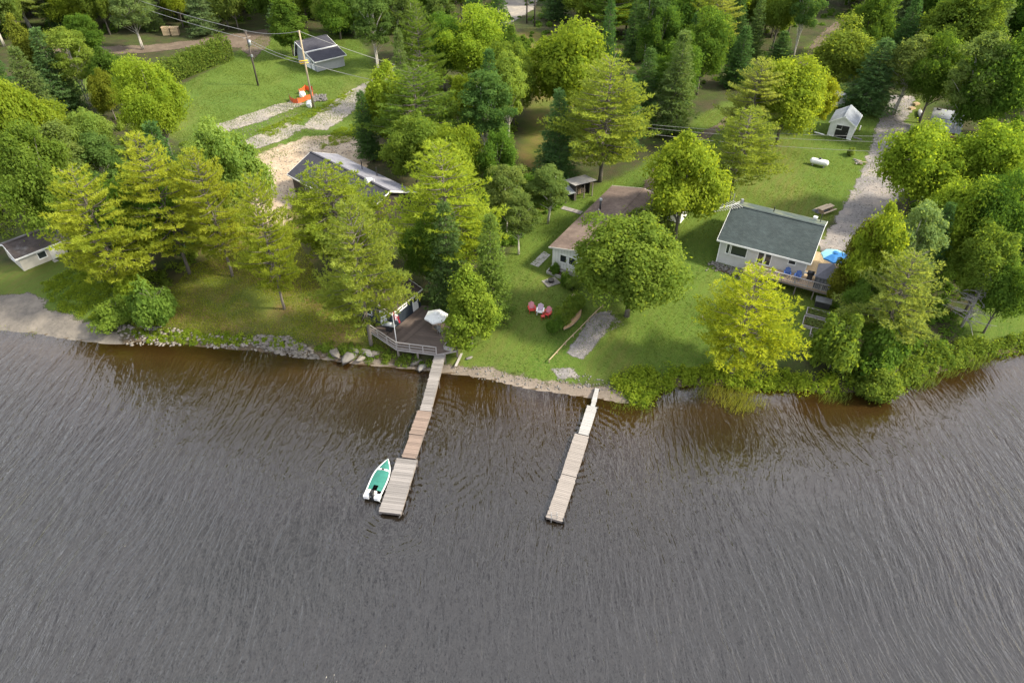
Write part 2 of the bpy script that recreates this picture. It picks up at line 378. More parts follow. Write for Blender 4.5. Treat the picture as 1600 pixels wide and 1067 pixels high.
b = node(t, 'ShaderNodeBsdfPrincipled', i_Roughness=.95); b.inputs['Specular IOR Level'].default_value = .1
at = node(t, 'ShaderNodeAttribute', attribute_name='zone'); sp = node(t, 'ShaderNodeSeparateColor'); lnk(t, at.outputs['Color'], sp.inputs[0])
tcn = node(t, 'ShaderNodeTexCoord')
def nfac(sc, lo, hi, det=6, ro=.65, st=None):
    n = node(t, 'ShaderNodeTexNoise', i_Scale=sc, i_Detail=det, i_Roughness=ro)
    if st:
        mp = node(t, 'ShaderNodeMapping'); mp.inputs['Scale'].default_value = st; mp.inputs['Rotation'].default_value = (0, 0, .5); lnk(t, tcn.outputs['Object'], mp.inputs[0]); lnk(t, mp.outputs[0], n.inputs['Vector'])
    else: lnk(t, tcn.outputs['Object'], n.inputs['Vector'])
    r_ = node(t, 'ShaderNodeMapRange', i_1=lo, i_2=hi); lnk(t, n.outputs['Fac'], r_.inputs[0]); return r_.outputs[0]
def mixc(f, a, c):
    x = node(t, 'ShaderNodeMix', data_type='RGBA')
    for s_, v in ((0, f), (6, a), (7, c)):
        if isinstance(v, tuple): x.inputs[s_].default_value = C4(v)
        else: lnk(t, v, x.inputs[s_])
    return x.outputs[2]
forest = mixc(nfac(.8, .35, .65), (.035, .045, .018), (.06, .05, .028))
forest = mixc(nfac(.25, .45, .7), forest, (.05, .075, .016))
grass = mixc(nfac(1.2, .3, .7, 8, .75), (.034, .084, .010), (.066, .122, .015))
grass = mixc(nfac(5.0, .4, .65, 4), grass, (.10, .125, .03))
grass = mixc(nfac(.16, .42, .68), grass, (.085, .12, .02))
grass = mixc(nfac(.07, .5, .75, 4, .6, (1, .3, 1)), grass, (.13, .125, .035))
wv_ = node(t, 'ShaderNodeTexWave', wave_type='BANDS', bands_direction='X', i_Scale=.28, i_Distortion=5.0, i_Detail=3.0); wv_.inputs['Detail Scale'].default_value = 1.2
mpw = node(t, 'ShaderNodeMapping'); mpw.inputs['Rotation'].default_value = (0, 0, .55); lnk(t, tcn.outputs['Object'], mpw.inputs[0]); lnk(t, mpw.outputs[0], wv_.inputs['Vector'])
wr0 = node(t, 'ShaderNodeMapRange', i_1=.2, i_2=.9, i_3=0.0, i_4=.45); lnk(t, wv_.outputs['Fac'], wr0.inputs[0])
grass = mixc(wr0.outputs[0], grass, (.085, .135, .022))
dryc = mixc(nfac(.5, .35, .65, 8, .7), (.13, .125, .03), (.15, .10, .045))
dryc = mixc(nfac(.22, .4, .62, 5, .6), dryc, (.085, .105, .02))
wetc = mixc(nfac(1.5, .3, .7), (.12, .09, .06), (.07, .055, .04))
c = mixc(sp.outputs[0], forest, grass); c = mixc(sp.outputs[1], c, dryc); c = mixc(sp.outputs[2], c, wetc)
lnk(t, c, b.inputs['Base Color'])
n2 = node(t, 'ShaderNodeTexNoise', i_Scale=5.0, i_Detail=6, i_Roughness=.75); lnk(t, tcn.outputs['Object'], n2.inputs['Vector'])
bp = node(t, 'ShaderNodeBump', i_Strength=.7, i_Distance=.18); lnk(t, n2.outputs['Fac'], bp.inputs['Height']); lnk(t, bp.outputs[0], b.inputs['Normal'])
lnk(t, b.outputs[0], o.inputs[0])
me = npmesh('ground', np.stack([X, Y, Z], -1).reshape(-1, 3), F, 'ground_cover', {'zone': zone.reshape(-1, 4)}, True)
tag(put('ground', me), 'grassy lakeside ground with lawns and forest floor', 'ground', kind='structure')

# ------------------------------------------------------------------ lake
m, t, o = new_mat('lake_water'); MATS['lake_water'] = m
geo = node(t, 'ShaderNodeNewGeometry')
def wnoise(sx, sy, rot, det, dist=0.0, seed=0.0):
    mp = node(t, 'ShaderNodeMapping'); mp.inputs['Rotation'].default_value = (0, 0, rot); mp.inputs['Scale'].default_value = (sx, sy, 1); mp.inputs['Location'].default_value = (seed, seed * 2, 0)
    lnk(t, wp, mp.inputs[0])
    n = node(t, 'ShaderNodeTexNoise', i_Scale=1.0, i_Detail=det, i_Roughness=.55, i_Distortion=dist); lnk(t, mp.outputs[0], n.inputs['Vector']); return n.outputs['Fac']
# slow warp bends the wave crests
n0 = node(t, 'ShaderNodeTexNoise', i_Scale=.03, i_Detail=2); lnk(t, geo.outputs['Position'], n0.inputs['Vector'])
vs = node(t, 'ShaderNodeVectorMath', operation='SCALE'); vs.inputs['Scale'].default_value = 9.0; lnk(t, n0.outputs['Color'], vs.inputs[0])
va = node(t, 'ShaderNodeVectorMath', operation='ADD'); lnk(t, geo.outputs['Position'], va.inputs[0]); lnk(t, vs.outputs[0], va.inputs[1]); wp = va.outputs[0]
def madd(a, ka, b_, kb):
    x = node(t, 'ShaderNodeMath', operation='MULTIPLY', i_1=ka); lnk(t, a, x.inputs[0])
    y = node(t, 'ShaderNodeMath', operation='MULTIPLY_ADD', i_1=kb); lnk(t, b_, y.inputs[0]); lnk(t, x.outputs[0], y.inputs[2]); return y.outputs[0]
h = madd(wnoise(1.35, .22, R(6), 3, .3), 1.0, wnoise(3.2, .7, R(-4), 3, .5, 7.0), .34)
h = madd(h, 1.0, wnoise(1.6, .5, R(38), 3, .4, 3.0), .28)
h = madd(h, 1.0, wnoise(7.5, 3.0, R(-30), 2, .5, 11.0), .05)
def rings(cx, cy, lam, r0, r1, amp):
    # wavelets spreading from a dock that the swell runs against
    s0 = node(t, 'ShaderNodeVectorMath', operation='DISTANCE'); s0.inputs[1].default_value = (cx, cy, 0); lnk(t, geo.outputs['Position'], s0.inputs[0])
    k_ = node(t, 'ShaderNodeMath', operation='MULTIPLY', i_1=6.283 / lam); lnk(t, s0.outputs['Value'], k_.inputs[0]); sn = node(t, 'ShaderNodeMath', operation='SINE'); lnk(t, k_.outputs[0], sn.inputs[0])
    fo = node(t, 'ShaderNodeMapRange', i_1=r0, i_2=r1, i_3=amp, i_4=0.0, interpolation_type='SMOOTHSTEP'); lnk(t, s0.outputs['Value'], fo.inputs[0])
    br_ = node(t, 'ShaderNodeTexNoise', i_Scale=.35, i_Detail=2); lnk(t, geo.outputs['Position'], br_.inputs['Vector']); b2 = node(t, 'ShaderNodeMapRange', i_1=.4, i_2=.62); lnk(t, br_.outputs['Fac'], b2.inputs[0])
    q1_ = node(t, 'ShaderNodeMath', operation='MULTIPLY'); lnk(t, sn.outputs[0], q1_.inputs[0]); lnk(t, fo.outputs[0], q1_.inputs[1])
    q2_ = node(t, 'ShaderNodeMath', operation='MULTIPLY'); lnk(t, q1_.outputs[0], q2_.inputs[0]); lnk(t, b2.outputs[0], q2_.inputs[1]); return q2_.outputs[0]
for px_, py_, lam, r1_ in ((650, 700, .75, 13), (895, 710, .7, 12), (610, 790, .6, 9)):
    c_ = P(px_, py_, 0); h = madd(h, 1.0, rings(c_[0], c_[1], lam, 1.5, r1_, .10), 1.0)
bp = node(t, 'ShaderNodeBump', i_Strength=1.0); lnk(t, h, bp.inputs['Height'])
ad_ = node(t, 'ShaderNodeAttribute', attribute_name='depth'); md_ = node(t, 'ShaderNodeMapRange', i_1=.2, i_2=1.0, i_3=.11, i_4=.36); lnk(t, ad_.outputs['Fac'], md_.inputs[0])
wn_ = node(t, 'ShaderNodeTexNoise', i_Scale=.045, i_Detail=3); lnk(t, geo.outputs['Position'], wn_.inputs['Vector']); wr_ = node(t, 'ShaderNodeMapRange', i_1=.35, i_2=.65, i_3=.7, i_4=1.35); lnk(t, wn_.outputs['Fac'], wr_.inputs[0])
wm_ = node(t, 'ShaderNodeMath', operation='MULTIPLY'); lnk(t, md_.outputs[0], wm_.inputs[0]); lnk(t, wr_.outputs[0], wm_.inputs[1]); lnk(t, wm_.outputs[0], bp.inputs['Distance'])
a1 = node(t, 'ShaderNodeAttribute', attribute_name='depth')
body = node(t, 'ShaderNodeMix', data_type='RGBA'); body.inputs[6].default_value = (.034, .018, .004, 1); body.inputs[7].default_value = (.009, .0075, .006, 1)
lnk(t, a1.outputs['Fac'], body.inputs[0])
df = node(t, 'ShaderNodeBsdfDiffuse'); lnk(t, body.outputs[2], df.inputs[0])
tp = node(t, 'ShaderNodeBsdfTransparent'); tp.inputs[0].default_value = (.62, .50, .36, 1)
sh = node(t, 'ShaderNodeMapRange', i_1=.0, i_2=.30, i_3=.7, i_4=0.0); lnk(t, a1.outputs['Fac'], sh.inputs[0])
m1 = node(t, 'ShaderNodeMixShader'); lnk(t, sh.outputs[0], m1.inputs[0]); lnk(t, df.outputs[0], m1.inputs[1]); lnk(t, tp.outputs[0], m1.inputs[2])
gl = node(t, 'ShaderNodeBsdfGlossy', i_Roughness=.09); lnk(t, bp.outputs[0], gl.inputs['Normal']); gl.inputs[0].default_value = (1, 1, 1, 1)
fr = node(t, 'ShaderNodeFresnel', i_IOR=1.7); lnk(t, bp.outputs[0], fr.inputs['Normal'])
m2 = node(t, 'ShaderNodeMixShader'); lnk(t, fr.outputs[0], m2.inputs[0]); lnk(t, m1.outputs[0], m2.inputs[1]); lnk(t, gl.outputs[0], m2.inputs[2])
lnk(t, m2.outputs[0], o.inputs[0])
wx = axis([(-2400, -400, 250), (-400, -90, 30), (-90, 90, 1.0), (90, 400, 30), (400, 2400, 250)])
wy = axis([(-1500, -100, 200), (-100, 20, 10), (20, 66, 1.0), (66, 80, 2)])
WX, WY = np.meshgrid(wx, wy); WD = np.clip(-shore_d(WX, WY), 0, 60)
dep = 1 - np.exp(-WD / 7.0)
idx = np.arange(WX.size).reshape(WX.shape); F = np.stack([idx[:-1, :-1], idx[:-1, 1:], idx[1:, 1:], idx[1:, :-1]], -1).reshape(-1, 4)
keep = (shore_d(WX, WY) < 3)[:-1, :-1].ravel(); F = F[keep]
me = npmesh('lake_water', np.stack([WX, WY, WX * 0], -1).reshape(-1, 3), F, 'lake_water', {'depth': dep.ravel()}, True)
tag(put('lake_water', me), 'rippled grey-brown lake water in front of the shore', 'water', kind='structure')

# ------------------------------------------------------------------ tracks, drive and beaches: draped sheets with worn edges
def sheetmat(name, c1, c2, c3, sc=2.5):
    m, t, o = new_mat(name); MATS[name] = m
    b = node(t, 'ShaderNodeBsdfPrincipled', i_Roughness=.95); b.inputs['Specular IOR Level'].default_value = .1
    tcn = node(t, 'ShaderNodeTexCoord'); 
    def nf(s_, lo, hi, d=8, ro=.7):
        n = node(t, 'ShaderNodeTexNoise', i_Scale=s_, i_Detail=d, i_Roughness=ro); lnk(t, tcn.outputs['Object'], n.inputs['Vector'])
        r_ = node(t, 'ShaderNodeMapRange', i_1=lo, i_2=hi); lnk(t, n.outputs['Fac'], r_.inputs[0]); return r_.outputs[0]
    x = node(t, 'ShaderNodeMix', data_type='RGBA'); x.inputs[6].default_value = C4(c1); x.inputs[7].default_value = C4(c2); lnk(t, nf(sc, .3, .7), x.inputs[0])
    y = node(t, 'ShaderNodeMix', data_type='RGBA'); y.inputs[7].default_value = C4(c3); lnk(t, x.outputs[2], y.inputs[6]); lnk(t, nf(.3, .45, .7, 5), y.inputs[0])
    lnk(t, y.outputs[2], b.inputs['Base Color'])
    n2 = node(t, 'ShaderNodeTexNoise', i_Scale=6.0, i_Detail=6, i_Roughness=.8); lnk(t, tcn.outputs['Object'], n2.inputs['Vector'])
    bp = node(t, 'ShaderNodeBump', i_Strength=.6, i_Distance=.12); lnk(t, n2.outputs['Fac'], bp.inputs['Height']); lnk(t, bp.outputs[0], b.inputs['Normal'])
    a = node(t, 'ShaderNodeAttribute', attribute_name='cover')
    ad = node(t, 'ShaderNodeMath', operation='MULTIPLY_ADD', i_1=1.3, i_2=-.65); lnk(t, nf(.9, .2, .8), ad.inputs[0])
    ad2 = node(t, 'ShaderNodeMath', operation='ADD'); lnk(t, ad.outputs[0], ad2.inputs[0]); lnk(t, a.outputs['Fac'], ad2.inputs[1])
    r2 = node(t, 'ShaderNodeMapRange', i_1=.35, i_2=.65); lnk(t, ad2.outputs[0], r2.inputs[0])
    tr = node(t, 'ShaderNodeBsdfTransparent'); ms = node(t, 'ShaderNodeMixShader'); lnk(t, r2.outputs[0], ms.inputs[0]); lnk(t, tr.outputs[0], ms.inputs[1]); lnk(t, b.outputs[0], ms.inputs[2])
    lnk(t, ms.outputs[0], o.inputs[0])
sheetmat('gravel_grey', (.24, .225, .222), (.12, .112, .11), (.31, .27, .24))
sheetmat('gravel_sandy', (.40, .32, .235), (.22, .165, .11), (.46, .38, .29))
sheetmat('gravel_pale', (.27, .245, .22), (.17, .155, .14), (.33, .29, .24))
sheetmat('dirt_brown', (.135, .105, .08), (.085, .065, .05), (.165, .13, .10))
sheetmat('beach_sand', (.165, .148, .13), (.10, .09, .08), (.21, .185, .155))
sheetmat('beach_mud', (.19, .155, .125), (.13, .11, .09), (.24, .20, .165))
sheetmat('grass_strip', (.05, .10, .015), (.08, .14, .02), (.11, .14, .03))
def sheet(name, label, cat, pix, mat, lift, soft=.5, step=.35):
    poly = gpoly(pix); x0, y0 = poly.min(0) - soft * 1.5; x1, y1 = poly.max(0) + soft * 1.5
    X, Y = np.meshgrid(np.arange(x0, x1 + step, step), np.arange(y0, y1 + step, step))
    d = polyd(X, Y, poly) + wobble(X, Y, 1.4, x0) * soft * .5; cov = np.clip(.5 + d / (2 * soft), 0, 1)
    idx = np.arange(X.size).reshape(X.shape); F = np.stack([idx[:-1, :-1], idx[:-1, 1:], idx[1:, 1:], idx[1:, :-1]], -1).reshape(-1, 4)
    F = F[(cov.ravel()[F]).max(1) > .02]; u, inv = np.unique(F, return_inverse=True); F = inv.reshape(-1, 4)
    V = np.stack([X, Y, terr(X, Y) + lift], -1).reshape(-1, 3)[u]
    me = npmesh(name, V, F, mat, {'cover': cov.ravel()[u]}, True)
    return tag(put(name, me), label, cat, kind='structure')
sheet('driveway', 'grey gravel driveway beside the green-roofed cottage', 'driveway',
      [(1392, 150), (1430, 150), (1425, 175), (1410, 192), (1450, 200), (1470, 215), (1450, 250), (1410, 300), (1390, 330), (1360, 370), (1330, 405), (1285, 400), (1278, 385), (1312, 335), (1345, 275), (1362, 225), (1375, 185)], 'gravel_grey', .035, .5)
sheet('road', 'pale gravel road running up through the trees', 'road',
      [(470, 200), (505, 170), (560, 135), (640, 92), (690, 65), (770, 25), (795, -10), (845, -10), (832, 16), (780, 45), (700, 88), (650, 110), (565, 165), (512, 203)], 'gravel_pale', .035, .5)
sheet('sand_lot', 'sandy bare parking area behind the grey-roofed house', 'lot',
      [(380, 268), (405, 243), (445, 225), (490, 212), (540, 212), (595, 232), (570, 262), (490, 265), (455, 320), (445, 360), (400, 350), (385, 300)], 'gravel_sandy', .045, .9)
sheet('track', 'grey rutted gravel track across the upper grass', 'track', [(335, 195), (400, 175), (462, 155), (475, 163), (410, 190), (345, 208)], 'gravel_pale', .04, .5)
sheet('track', 'second gravel strip just above the sandy parking area', 'track', [(375, 222), (450, 193), (482, 198), (440, 220), (395, 235)], 'gravel_pale', .05, .5)
sheet('dirt_road', 'brown dirt road behind the clipped hedge at upper left', 'road', [(55, 78), (240, 70), (300, 64), (390, 50), (425, 45), (420, 70), (395, 95), (375, 75), (300, 74), (240, 82), (70, 90)], 'dirt_brown', .035, .5)
sheet('footpath', 'narrow brown path winding behind the brown-roofed cottage', 'path', [(1000, 300), (1030, 250), (1065, 222), (1110, 200), (1160, 168), (1175, 172), (1120, 208), (1075, 235), (1045, 265), (1025, 305)], 'dirt_brown', .035, .4)
sheet('forest_track', 'dirt track under the dark trees at top right', 'track', [(1250, 100), (1275, 60), (1305, 35), (1330, 30), (1310, 55), (1280, 95), (1265, 108)], 'dirt_brown', .035, .5)
sheet('beach', 'pale sandy beach at the left end of the shore', 'beach', [(-90, 458), (0, 460), (60, 461), (78, 483), (130, 502), (185, 524), (195, 540), (150, 545), (60, 530), (0, 524), (-90, 520)], 'beach_sand', .03, .5)
sheet('beach', 'narrow brown sand strip between the two docks', 'beach', [(640, 575), (700, 572), (760, 574), (800, 585), (850, 597), (900, 600), (965, 606), (990, 634), (940, 634), (870, 624), (800, 612), (720, 594), (650, 588)], 'beach_mud', .03, .5)
sheet('beach', 'muddy strip under the shoreline rocks beside the gangway', 'beach', [(500, 556), (560, 562), (650, 572), (650, 586), (560, 576), (500, 566)], 'beach_mud', .028, .35)
sheet('gravel_pad', 'grey gravel strip on the lawn beside the rope fence', 'gravel pad', [(886, 552), (924, 492), (948, 486), (960, 500), (942, 522), (911, 562)], 'gravel_grey', .035, .35, .25)
sheet('gravel_patch', 'small dark gravel patch on the grass by the short dock', 'gravel patch', [(862, 577), (898, 576), (902, 590), (872, 592)], 'gravel_grey', .033, .3, .25)

# ------------------------------------------------------------------ trees
def unit(v): return v / np.maximum(np.linalg.norm(v, axis=-1, keepdims=True), 1e-9)
def leaf_cards(pos, nrm, size, rng, aspect=.62):
    n = len(pos); nrm = unit(nrm); a = unit(np.cross(nrm, unit(rng.normal(size=(n, 3))))); b_ = np.cross(nrm, a)
    s = size[:, None]; fold = nrm * s * .22
    V = np.stack([pos - a * s, pos + b_ * s * aspect - fold, pos + a * s, pos - b_ * s * aspect - fold], 1).reshape(-1, 3)
    return V, np.arange(4 * n).reshape(-1, 4)
def needles(pos, dirs, L, wd, k, rng, spread=.55, up=.25):
    n = len(pos); p = np.repeat(pos, k, 0); d = np.repeat(dirs, k, 0)
    d = unit(d + rng.normal(size=d.shape) * spread + np.array([0, 0, up])); s = unit(np.cross(d, rng.normal(size=d.shape)))
    l = (L * rng.uniform(.6, 1.25, n * k))[:, None]; w_ = (wd * rng.uniform(.7, 1.3, n * k))[:, None]
    V = np.stack([p - s * w_, p + s * w_, p + d * l], 1).reshape(-1, 3)
    return V, np.arange(3 * n * k).reshape(-1, 3)
def crown_obj(name, V, F, mat, tint): return npmesh(name, V, F, mat, {'tint': np.clip(tint, 0, 1)})
def broad(seed, h=12.0, w=10.0, base=.16, nclump=70, per=330, leaf=.17, mat='leaf_broad', bark='bark_grey', shape='round', tr=.22, stems=1, cr=.17):
    rng = np.random.default_rng(seed); rx = w / 2; z0 = h * base; rz_ = (h - z0) / 2; cz = z0 + rz_
    cen = []; k = 0
    lob = rng.uniform(0, 6.28, 4); dirs_ = unit(rng.normal(size=(7, 3))); amp_ = rng.uniform(-.34, .30, 7)
    while len(cen) < nclump:
        d = unit(rng.normal(size=3)); q = rng.uniform(.2, 1) ** .45
        if d[2] < -.75: continue
        f = 1 + .20 * math.sin(3 * math.atan2(d[1], d[0]) + lob[0]) + .10 * math.sin(5 * math.atan2(d[1], d[0]) + lob[1] + 3 * d[2]) + rng.normal() * .06 + float((amp_ * np.maximum(dirs_ @ d - .45, 0) / .55).sum())
        if shape == 'round' and (dirs_[0] @ d > .86 or dirs_[1] @ d > .88) and q > .6: continue
        zz = d[2] * q * ((1 + .5 * (f - 1)) if shape == 'round' else 1.0)
        if shape == 'round': wx_ = 1.0
        elif shape == 'tall': wx_ = (1 - .35 * max(zz, 0)) * (1 - .25 * max(-zz, 0))
        elif shape == 'cone': wx_ = .25 + .8 * min(1.0, max(0.0, 1 - (zz + 1) / 2)) ** .7
        c = np.array([d[0] * q * rx * .86 * f * wx_, d[1] * q * rx * .86 * f * wx_, cz + zz * rz_ * .9 * (1 + .06 * rng.normal())])
        if cen and np.min(np.linalg.norm((np.array(cen) - c) / [rx, rx, rz_], axis=1)) < .16 and k < 4000: k += 1; continue
        cen.append(c)
    cen = np.array(cen); rad = rng.uniform(.5, 1.5, nclump) * w * cr * (10 / 10); ct = rng.uniform(.15, .85, nclump)
    n = nclump * per; ci = np.repeat(np.arange(nclump), per)
    d = unit(rng.normal(size=(n, 3)) + np.array([0, 0, .35]) + unit(cen - [0, 0, cz - rz_ * .4])[ci] * .55)
    rr = rng.uniform(.35, 1.08, n) ** .6 * (1 + .18 * np.sin(d[:, 0] * 7 + ci) * np.sin(d[:, 1] * 6 + 2 * ci))
    rr = rr * np.where(rng.random(n) < .09, rng.uniform(1.1, 1.55, n), 1.0)
    pos = cen[ci] + d * (rad[ci] * rr)[:, None] * np.array([1, 1, .72])
    pos[:, :2] *= (w / 2) / np.percentile(np.hypot(pos[:, 0], pos[:, 1]), 98.5); pos[:, 2] *= h / np.percentile(pos[:, 2], 99.9)
    V, F = leaf_cards(pos, d * .9 + rng.normal(size=(n, 3)) * .55 + [0, 0, .45], leaf * np.clip(rng.lognormal(-.05, .32, n), .4, 1.5), rng)
    tint = np.repeat(ct[ci] * .6 + rng.uniform(0, .4, n), 4)
    cm = crown_obj('crown_broadleaf', V, F, mat, tint)
    mb = MB()
    for s_ in range(stems):
        off = rng.normal(size=2) * (.25 * w / 10 if stems > 1 else 0); top = rng.normal(size=2) * w * (.10 if stems > 1 else .02)
        pts = [(off[0] + (top[0] - off[0]) * q + .12 * math.sin(q * 5 + s_), off[1] + (top[1] - off[1]) * q, h * .88 * q - .25 * (q == 0)) for q in np.linspace(0, 1, 8)]
        mb.tube(pts, [tr * (1.25 if i == 0 else 1 - .85 * i / 7) for i in range(8)], 7)
        for i in rng.choice(nclump, min(16, nclump), replace=False):
            c = cen[i]; q = min(.85, max(.2, (c[2] - .25 * rz_) / h * .8)); j = q * 7; a0 = Vector(pts[int(j)]).lerp(Vector(pts[min(int(j) + 1, 7)]), j % 1)
            md = a0.lerp(Vector(c), .5) + Vector((0, 0, .3)); mb.tube([a0, md, Vector(c)], [tr * .4, tr * .26, tr * .08], 5, cap=False)
    tm = mb_mesh(mb, 'trunk_broadleaf', bark)
    return tm, cm, h, w
def mb_mesh(mb, name, mat):
    me = bpy.data.meshes.new(name); me.from_pydata(mb.v, [], mb.f); me.materials.append(MATS[mat]); me.polygons.foreach_set('use_smooth', [True] * len(me.polygons)); me.update(); return me
def conifer(seed, kind, h, w):
    rng = np.random.default_rng(seed); mb = MB(); pos = []; dr = []; ti = []
    pine = kind == 'pine'; z0 = h * (.22 if pine else .07); tr = h * (.015 if pine else .012)
    lean = rng.normal(size=2) * h * (.02 if pine else .006)
    tp_ = lambda z: np.array([lean[0] * (z / h) ** 2 + .06 * math.sin(z), lean[1] * (z / h) ** 2, z])
    zs = np.linspace(-.3, h * .98, 12); mb.tube([tp_(z) for z in zs], [max(.02, tr * (1 - .95 * max(z, 0) / h)) for z in zs], 7)
    z = z0; wi = 0
    while z < h * .985:
        q = (z - z0) / (h - z0)
        if pine: prof = min(1, .55 + q * 2.2) * min(1, (1 - q) / .78) ** .72 + .03
        else: prof = (1 - q) ** .85 * (.75 + .25 * min(1, q * 6 + .3)) + .03
        nl = rng.integers(5, 7) if pine else rng.integers(6, 9)
        a0 = rng.uniform(0, 6.28)
        for i in range(nl):
            if pine and rng.random() < .10: continue
            az = a0 + 6.283 * i / nl + rng.normal() * .18
            L = w / 2 * prof * (rng.uniform(.68, 1.16) if pine else rng.uniform(.6, 1.2))
            if L < .25: L = .25
            o_ = np.array([math.cos(az), math.sin(az), 0]); sd_ = np.array([-o_[1], o_[0], 0])
            rise = (.02 + .42 * q ** 1.5 + rng.normal() * .07) if pine else (-.28 + .75 * q ** 2 + rng.normal() * .05)
            curl = .16 if pine else .10
            b0 = tp_(z + rng.normal() * (.2 if pine else .1))
            def at(s): return b0 + o_ * L * s + np.array([0, 0, L * (rise * s + curl * s ** 2.5)])
            if L > .6: mb.tube([at(s) for s in (0, .4, .75, .97)], [tr * .32 * min(1, L / 3), tr * .22 * min(1, L / 3), tr * .12, .008], 4, cap=False)
            lt = rng.uniform(.1, .7)
            # side branchlets in the plane of the limb
            st = .25 if pine else .23
            nb = max(2, int(L * (1 - (.28 if pine else .1)) / st))
            for s in np.linspace(.26 if pine else .10, 1, nb):
                p = at(s); bl = (.42 if pine else .36) * L * (1.08 - s) * rng.uniform(.7, 1.2) + .18
                for sg in (-1, 1):
                    d = unit(o_ * (.75 if pine else .65) + sd_ * sg * rng.uniform(.55, .95) + np.array([0, 0, (rise + curl * 2 * s) * .6 + (.12 if pine else -.2)]))
                    nn = max(1, int(bl / (.27 if pine else .24)))
                    for u in np.linspace(.35 if nn > 1 else .8, 1, nn):
                        pos.append(p + d * bl * u + rng.normal(size=3) * .05); dr.append(d); ti.append(lt + rng.uniform(-.1, .3))
            e = at(1.0); pos.append(e); dr.append(unit(o_ + [0, 0, rise + curl * 2])); ti.append(lt + .2)
        z += (h * .036 if pine else h * .026) * rng.uniform(.75, 1.25); wi += 1
    for s in np.linspace(.95, 1.0, 5): pos.append(tp_(h * s)); dr.append(np.array([0, 0, 1.0])); ti.append(.6)
    pos = np.array(pos); dr = np.array(dr); ti = np.array(ti); pos[:, 2] *= (h - .2) / pos[:, 2].max(); pos[:, :2] *= (w / 2) / np.percentile(np.hypot(pos[:, 0], pos[:, 1]), 94 if pine else 97)
    if pine: k = 7; V, F = needles(pos, dr, .42, .06, k, rng, .62, .30)
    else: k = 6; V, F = needles(pos, dr, .36, .055, k, rng, .5, -.08)
    return mb_mesh(mb, 'trunk_' + kind, 'bark_grey'), crown_obj('crown_' + kind, V, F, 'leaf_' + kind, np.repeat(ti, k * 3)), h, w
def dead_tree(seed, h=8.0):
    rng = np.random.default_rng(seed); mb = MB(); mb.tube([(0, 0, -.3), (.1, 0, h * .5), (0, .15, h)], [.15, .10, .025], 7)
    for i in range(84):
        z = h * rng.uniform(.12, .97); az = rng.uniform(0, 6.28); L = (1 - z / h) * 2.2 + .5; L *= rng.uniform(.5, 1.1)
        o_ = np.array([math.cos(az), math.sin(az), rng.uniform(-.1, .35)]); a = np.array([0, 0, z]); e = a + o_ * L
        mb.tube([a, a + o_ * L * .5 + [0, 0, .05], e], [.065, .045, .02], 4, cap=False)
        for j in range(4):
            s = rng.uniform(.3, .95); p = a + o_ * L * s; q_ = p + (o_ * .5 + rng.normal(size=3) * .5) * L * .35; mb.tube([p, q_], [.032, .014], 3, cap=False)
    return mb_mesh(mb, 'trunk_dead', 'bark_dead'), None, h, 4.0
PROTO = {}
for i, (nc_, pr_, lf_, cr_) in enumerate(((80, 470, .155, .17), (110, 360, .135, .14), (62, 560, .16, .20), (95, 400, .13, .15), (72, 480, .165, .18), (120, 330, .14, .135))): PROTO['maple', i] = broad(10 + i, 12, 10, .13, nc_, pr_, lf_, cr=cr_)
for i in range(4): PROTO['birch', i] = broad(30 + i, 15, 7, .24, 70, 330, .125, 'leaf_birch', 'bark_birch', 'tall', .13, 2, .13)
for i in range(4): PROTO['pine', i] = conifer(50 + i, 'pine', 17, 10)
for i in range(3): PROTO['spruce', i] = conifer(70 + i, 'spruce', 14, 5)
for i in range(2): PROTO['cedar', i] = broad(90 + i, 9, 5.5, .02, 75, 260, .11, 'leaf_cedar', 'bark_grey', 'cone', .12, 1, .15)
for i in range(2): PROTO['oval', i] = broad(95 + i, 10, 6, .05, 80, 330, .13, 'leaf_broad', 'bark_grey', 'tall', .14, 1, .16)
for i in range(3): PROTO['shrub', i] = broad(100 + i, 3, 4, .0, 40, 240, .11, 'leaf_broad', 'bark_grey', 'round', .05, 3, .19)
PROTO['dead', 0] = dead_tree(120)
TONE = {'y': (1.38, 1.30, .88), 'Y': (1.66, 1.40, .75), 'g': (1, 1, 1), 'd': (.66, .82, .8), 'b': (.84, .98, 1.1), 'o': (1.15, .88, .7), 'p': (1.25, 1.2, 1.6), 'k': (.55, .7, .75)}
KN = {'maple': ('broadleaf_tree', 'tree'), 'birch': ('birch_tree', 'tree'), 'pine': ('pine_tree', 'tree'), 'spruce': ('spruce_tree', 'tree'), 'cedar': ('cedar_tree', 'tree'),
      'oval': ('broadleaf_tree', 'tree'), 'shrub': ('shrub', 'shrub'), 'dead': ('dead_tree', 'tree')}
_rt = random.Random(5); BASES = []; _cnt = {}
def plant(kind, pt, h, w, tone, label, group=None, var=None, lean=(0, 0)):
    nv = len([1 for k in PROTO if k[0] == kind]); _cnt[kind] = _cnt.get(kind, -1) + 1
    tm, cm, h0, w0 = PROTO[kind, (var if var is not None else _cnt[kind]) % nv]
    root = empty(KN[kind][0], pt, _rt.uniform(0, 6.28), label, KN[kind][1], group)
    root.rotation_euler[0] = lean[0]; root.rotation_euler[1] = lean[1]
    root.scale = (w / w0, w / w0, h / h0)
    put('trunk' if kind != 'shrub' else 'stem', tm, root)
    c_ = TONE[tone]; j = _rt.uniform(.88, 1.12); j2 = _rt.uniform(.93, 1.07)
    if cm: put('crown', cm, root).color = (c_[0] * j * j2, c_[1] * j, c_[2] * j, 1)
    BASES.append((pt[0], pt[1], w / 2)); return root
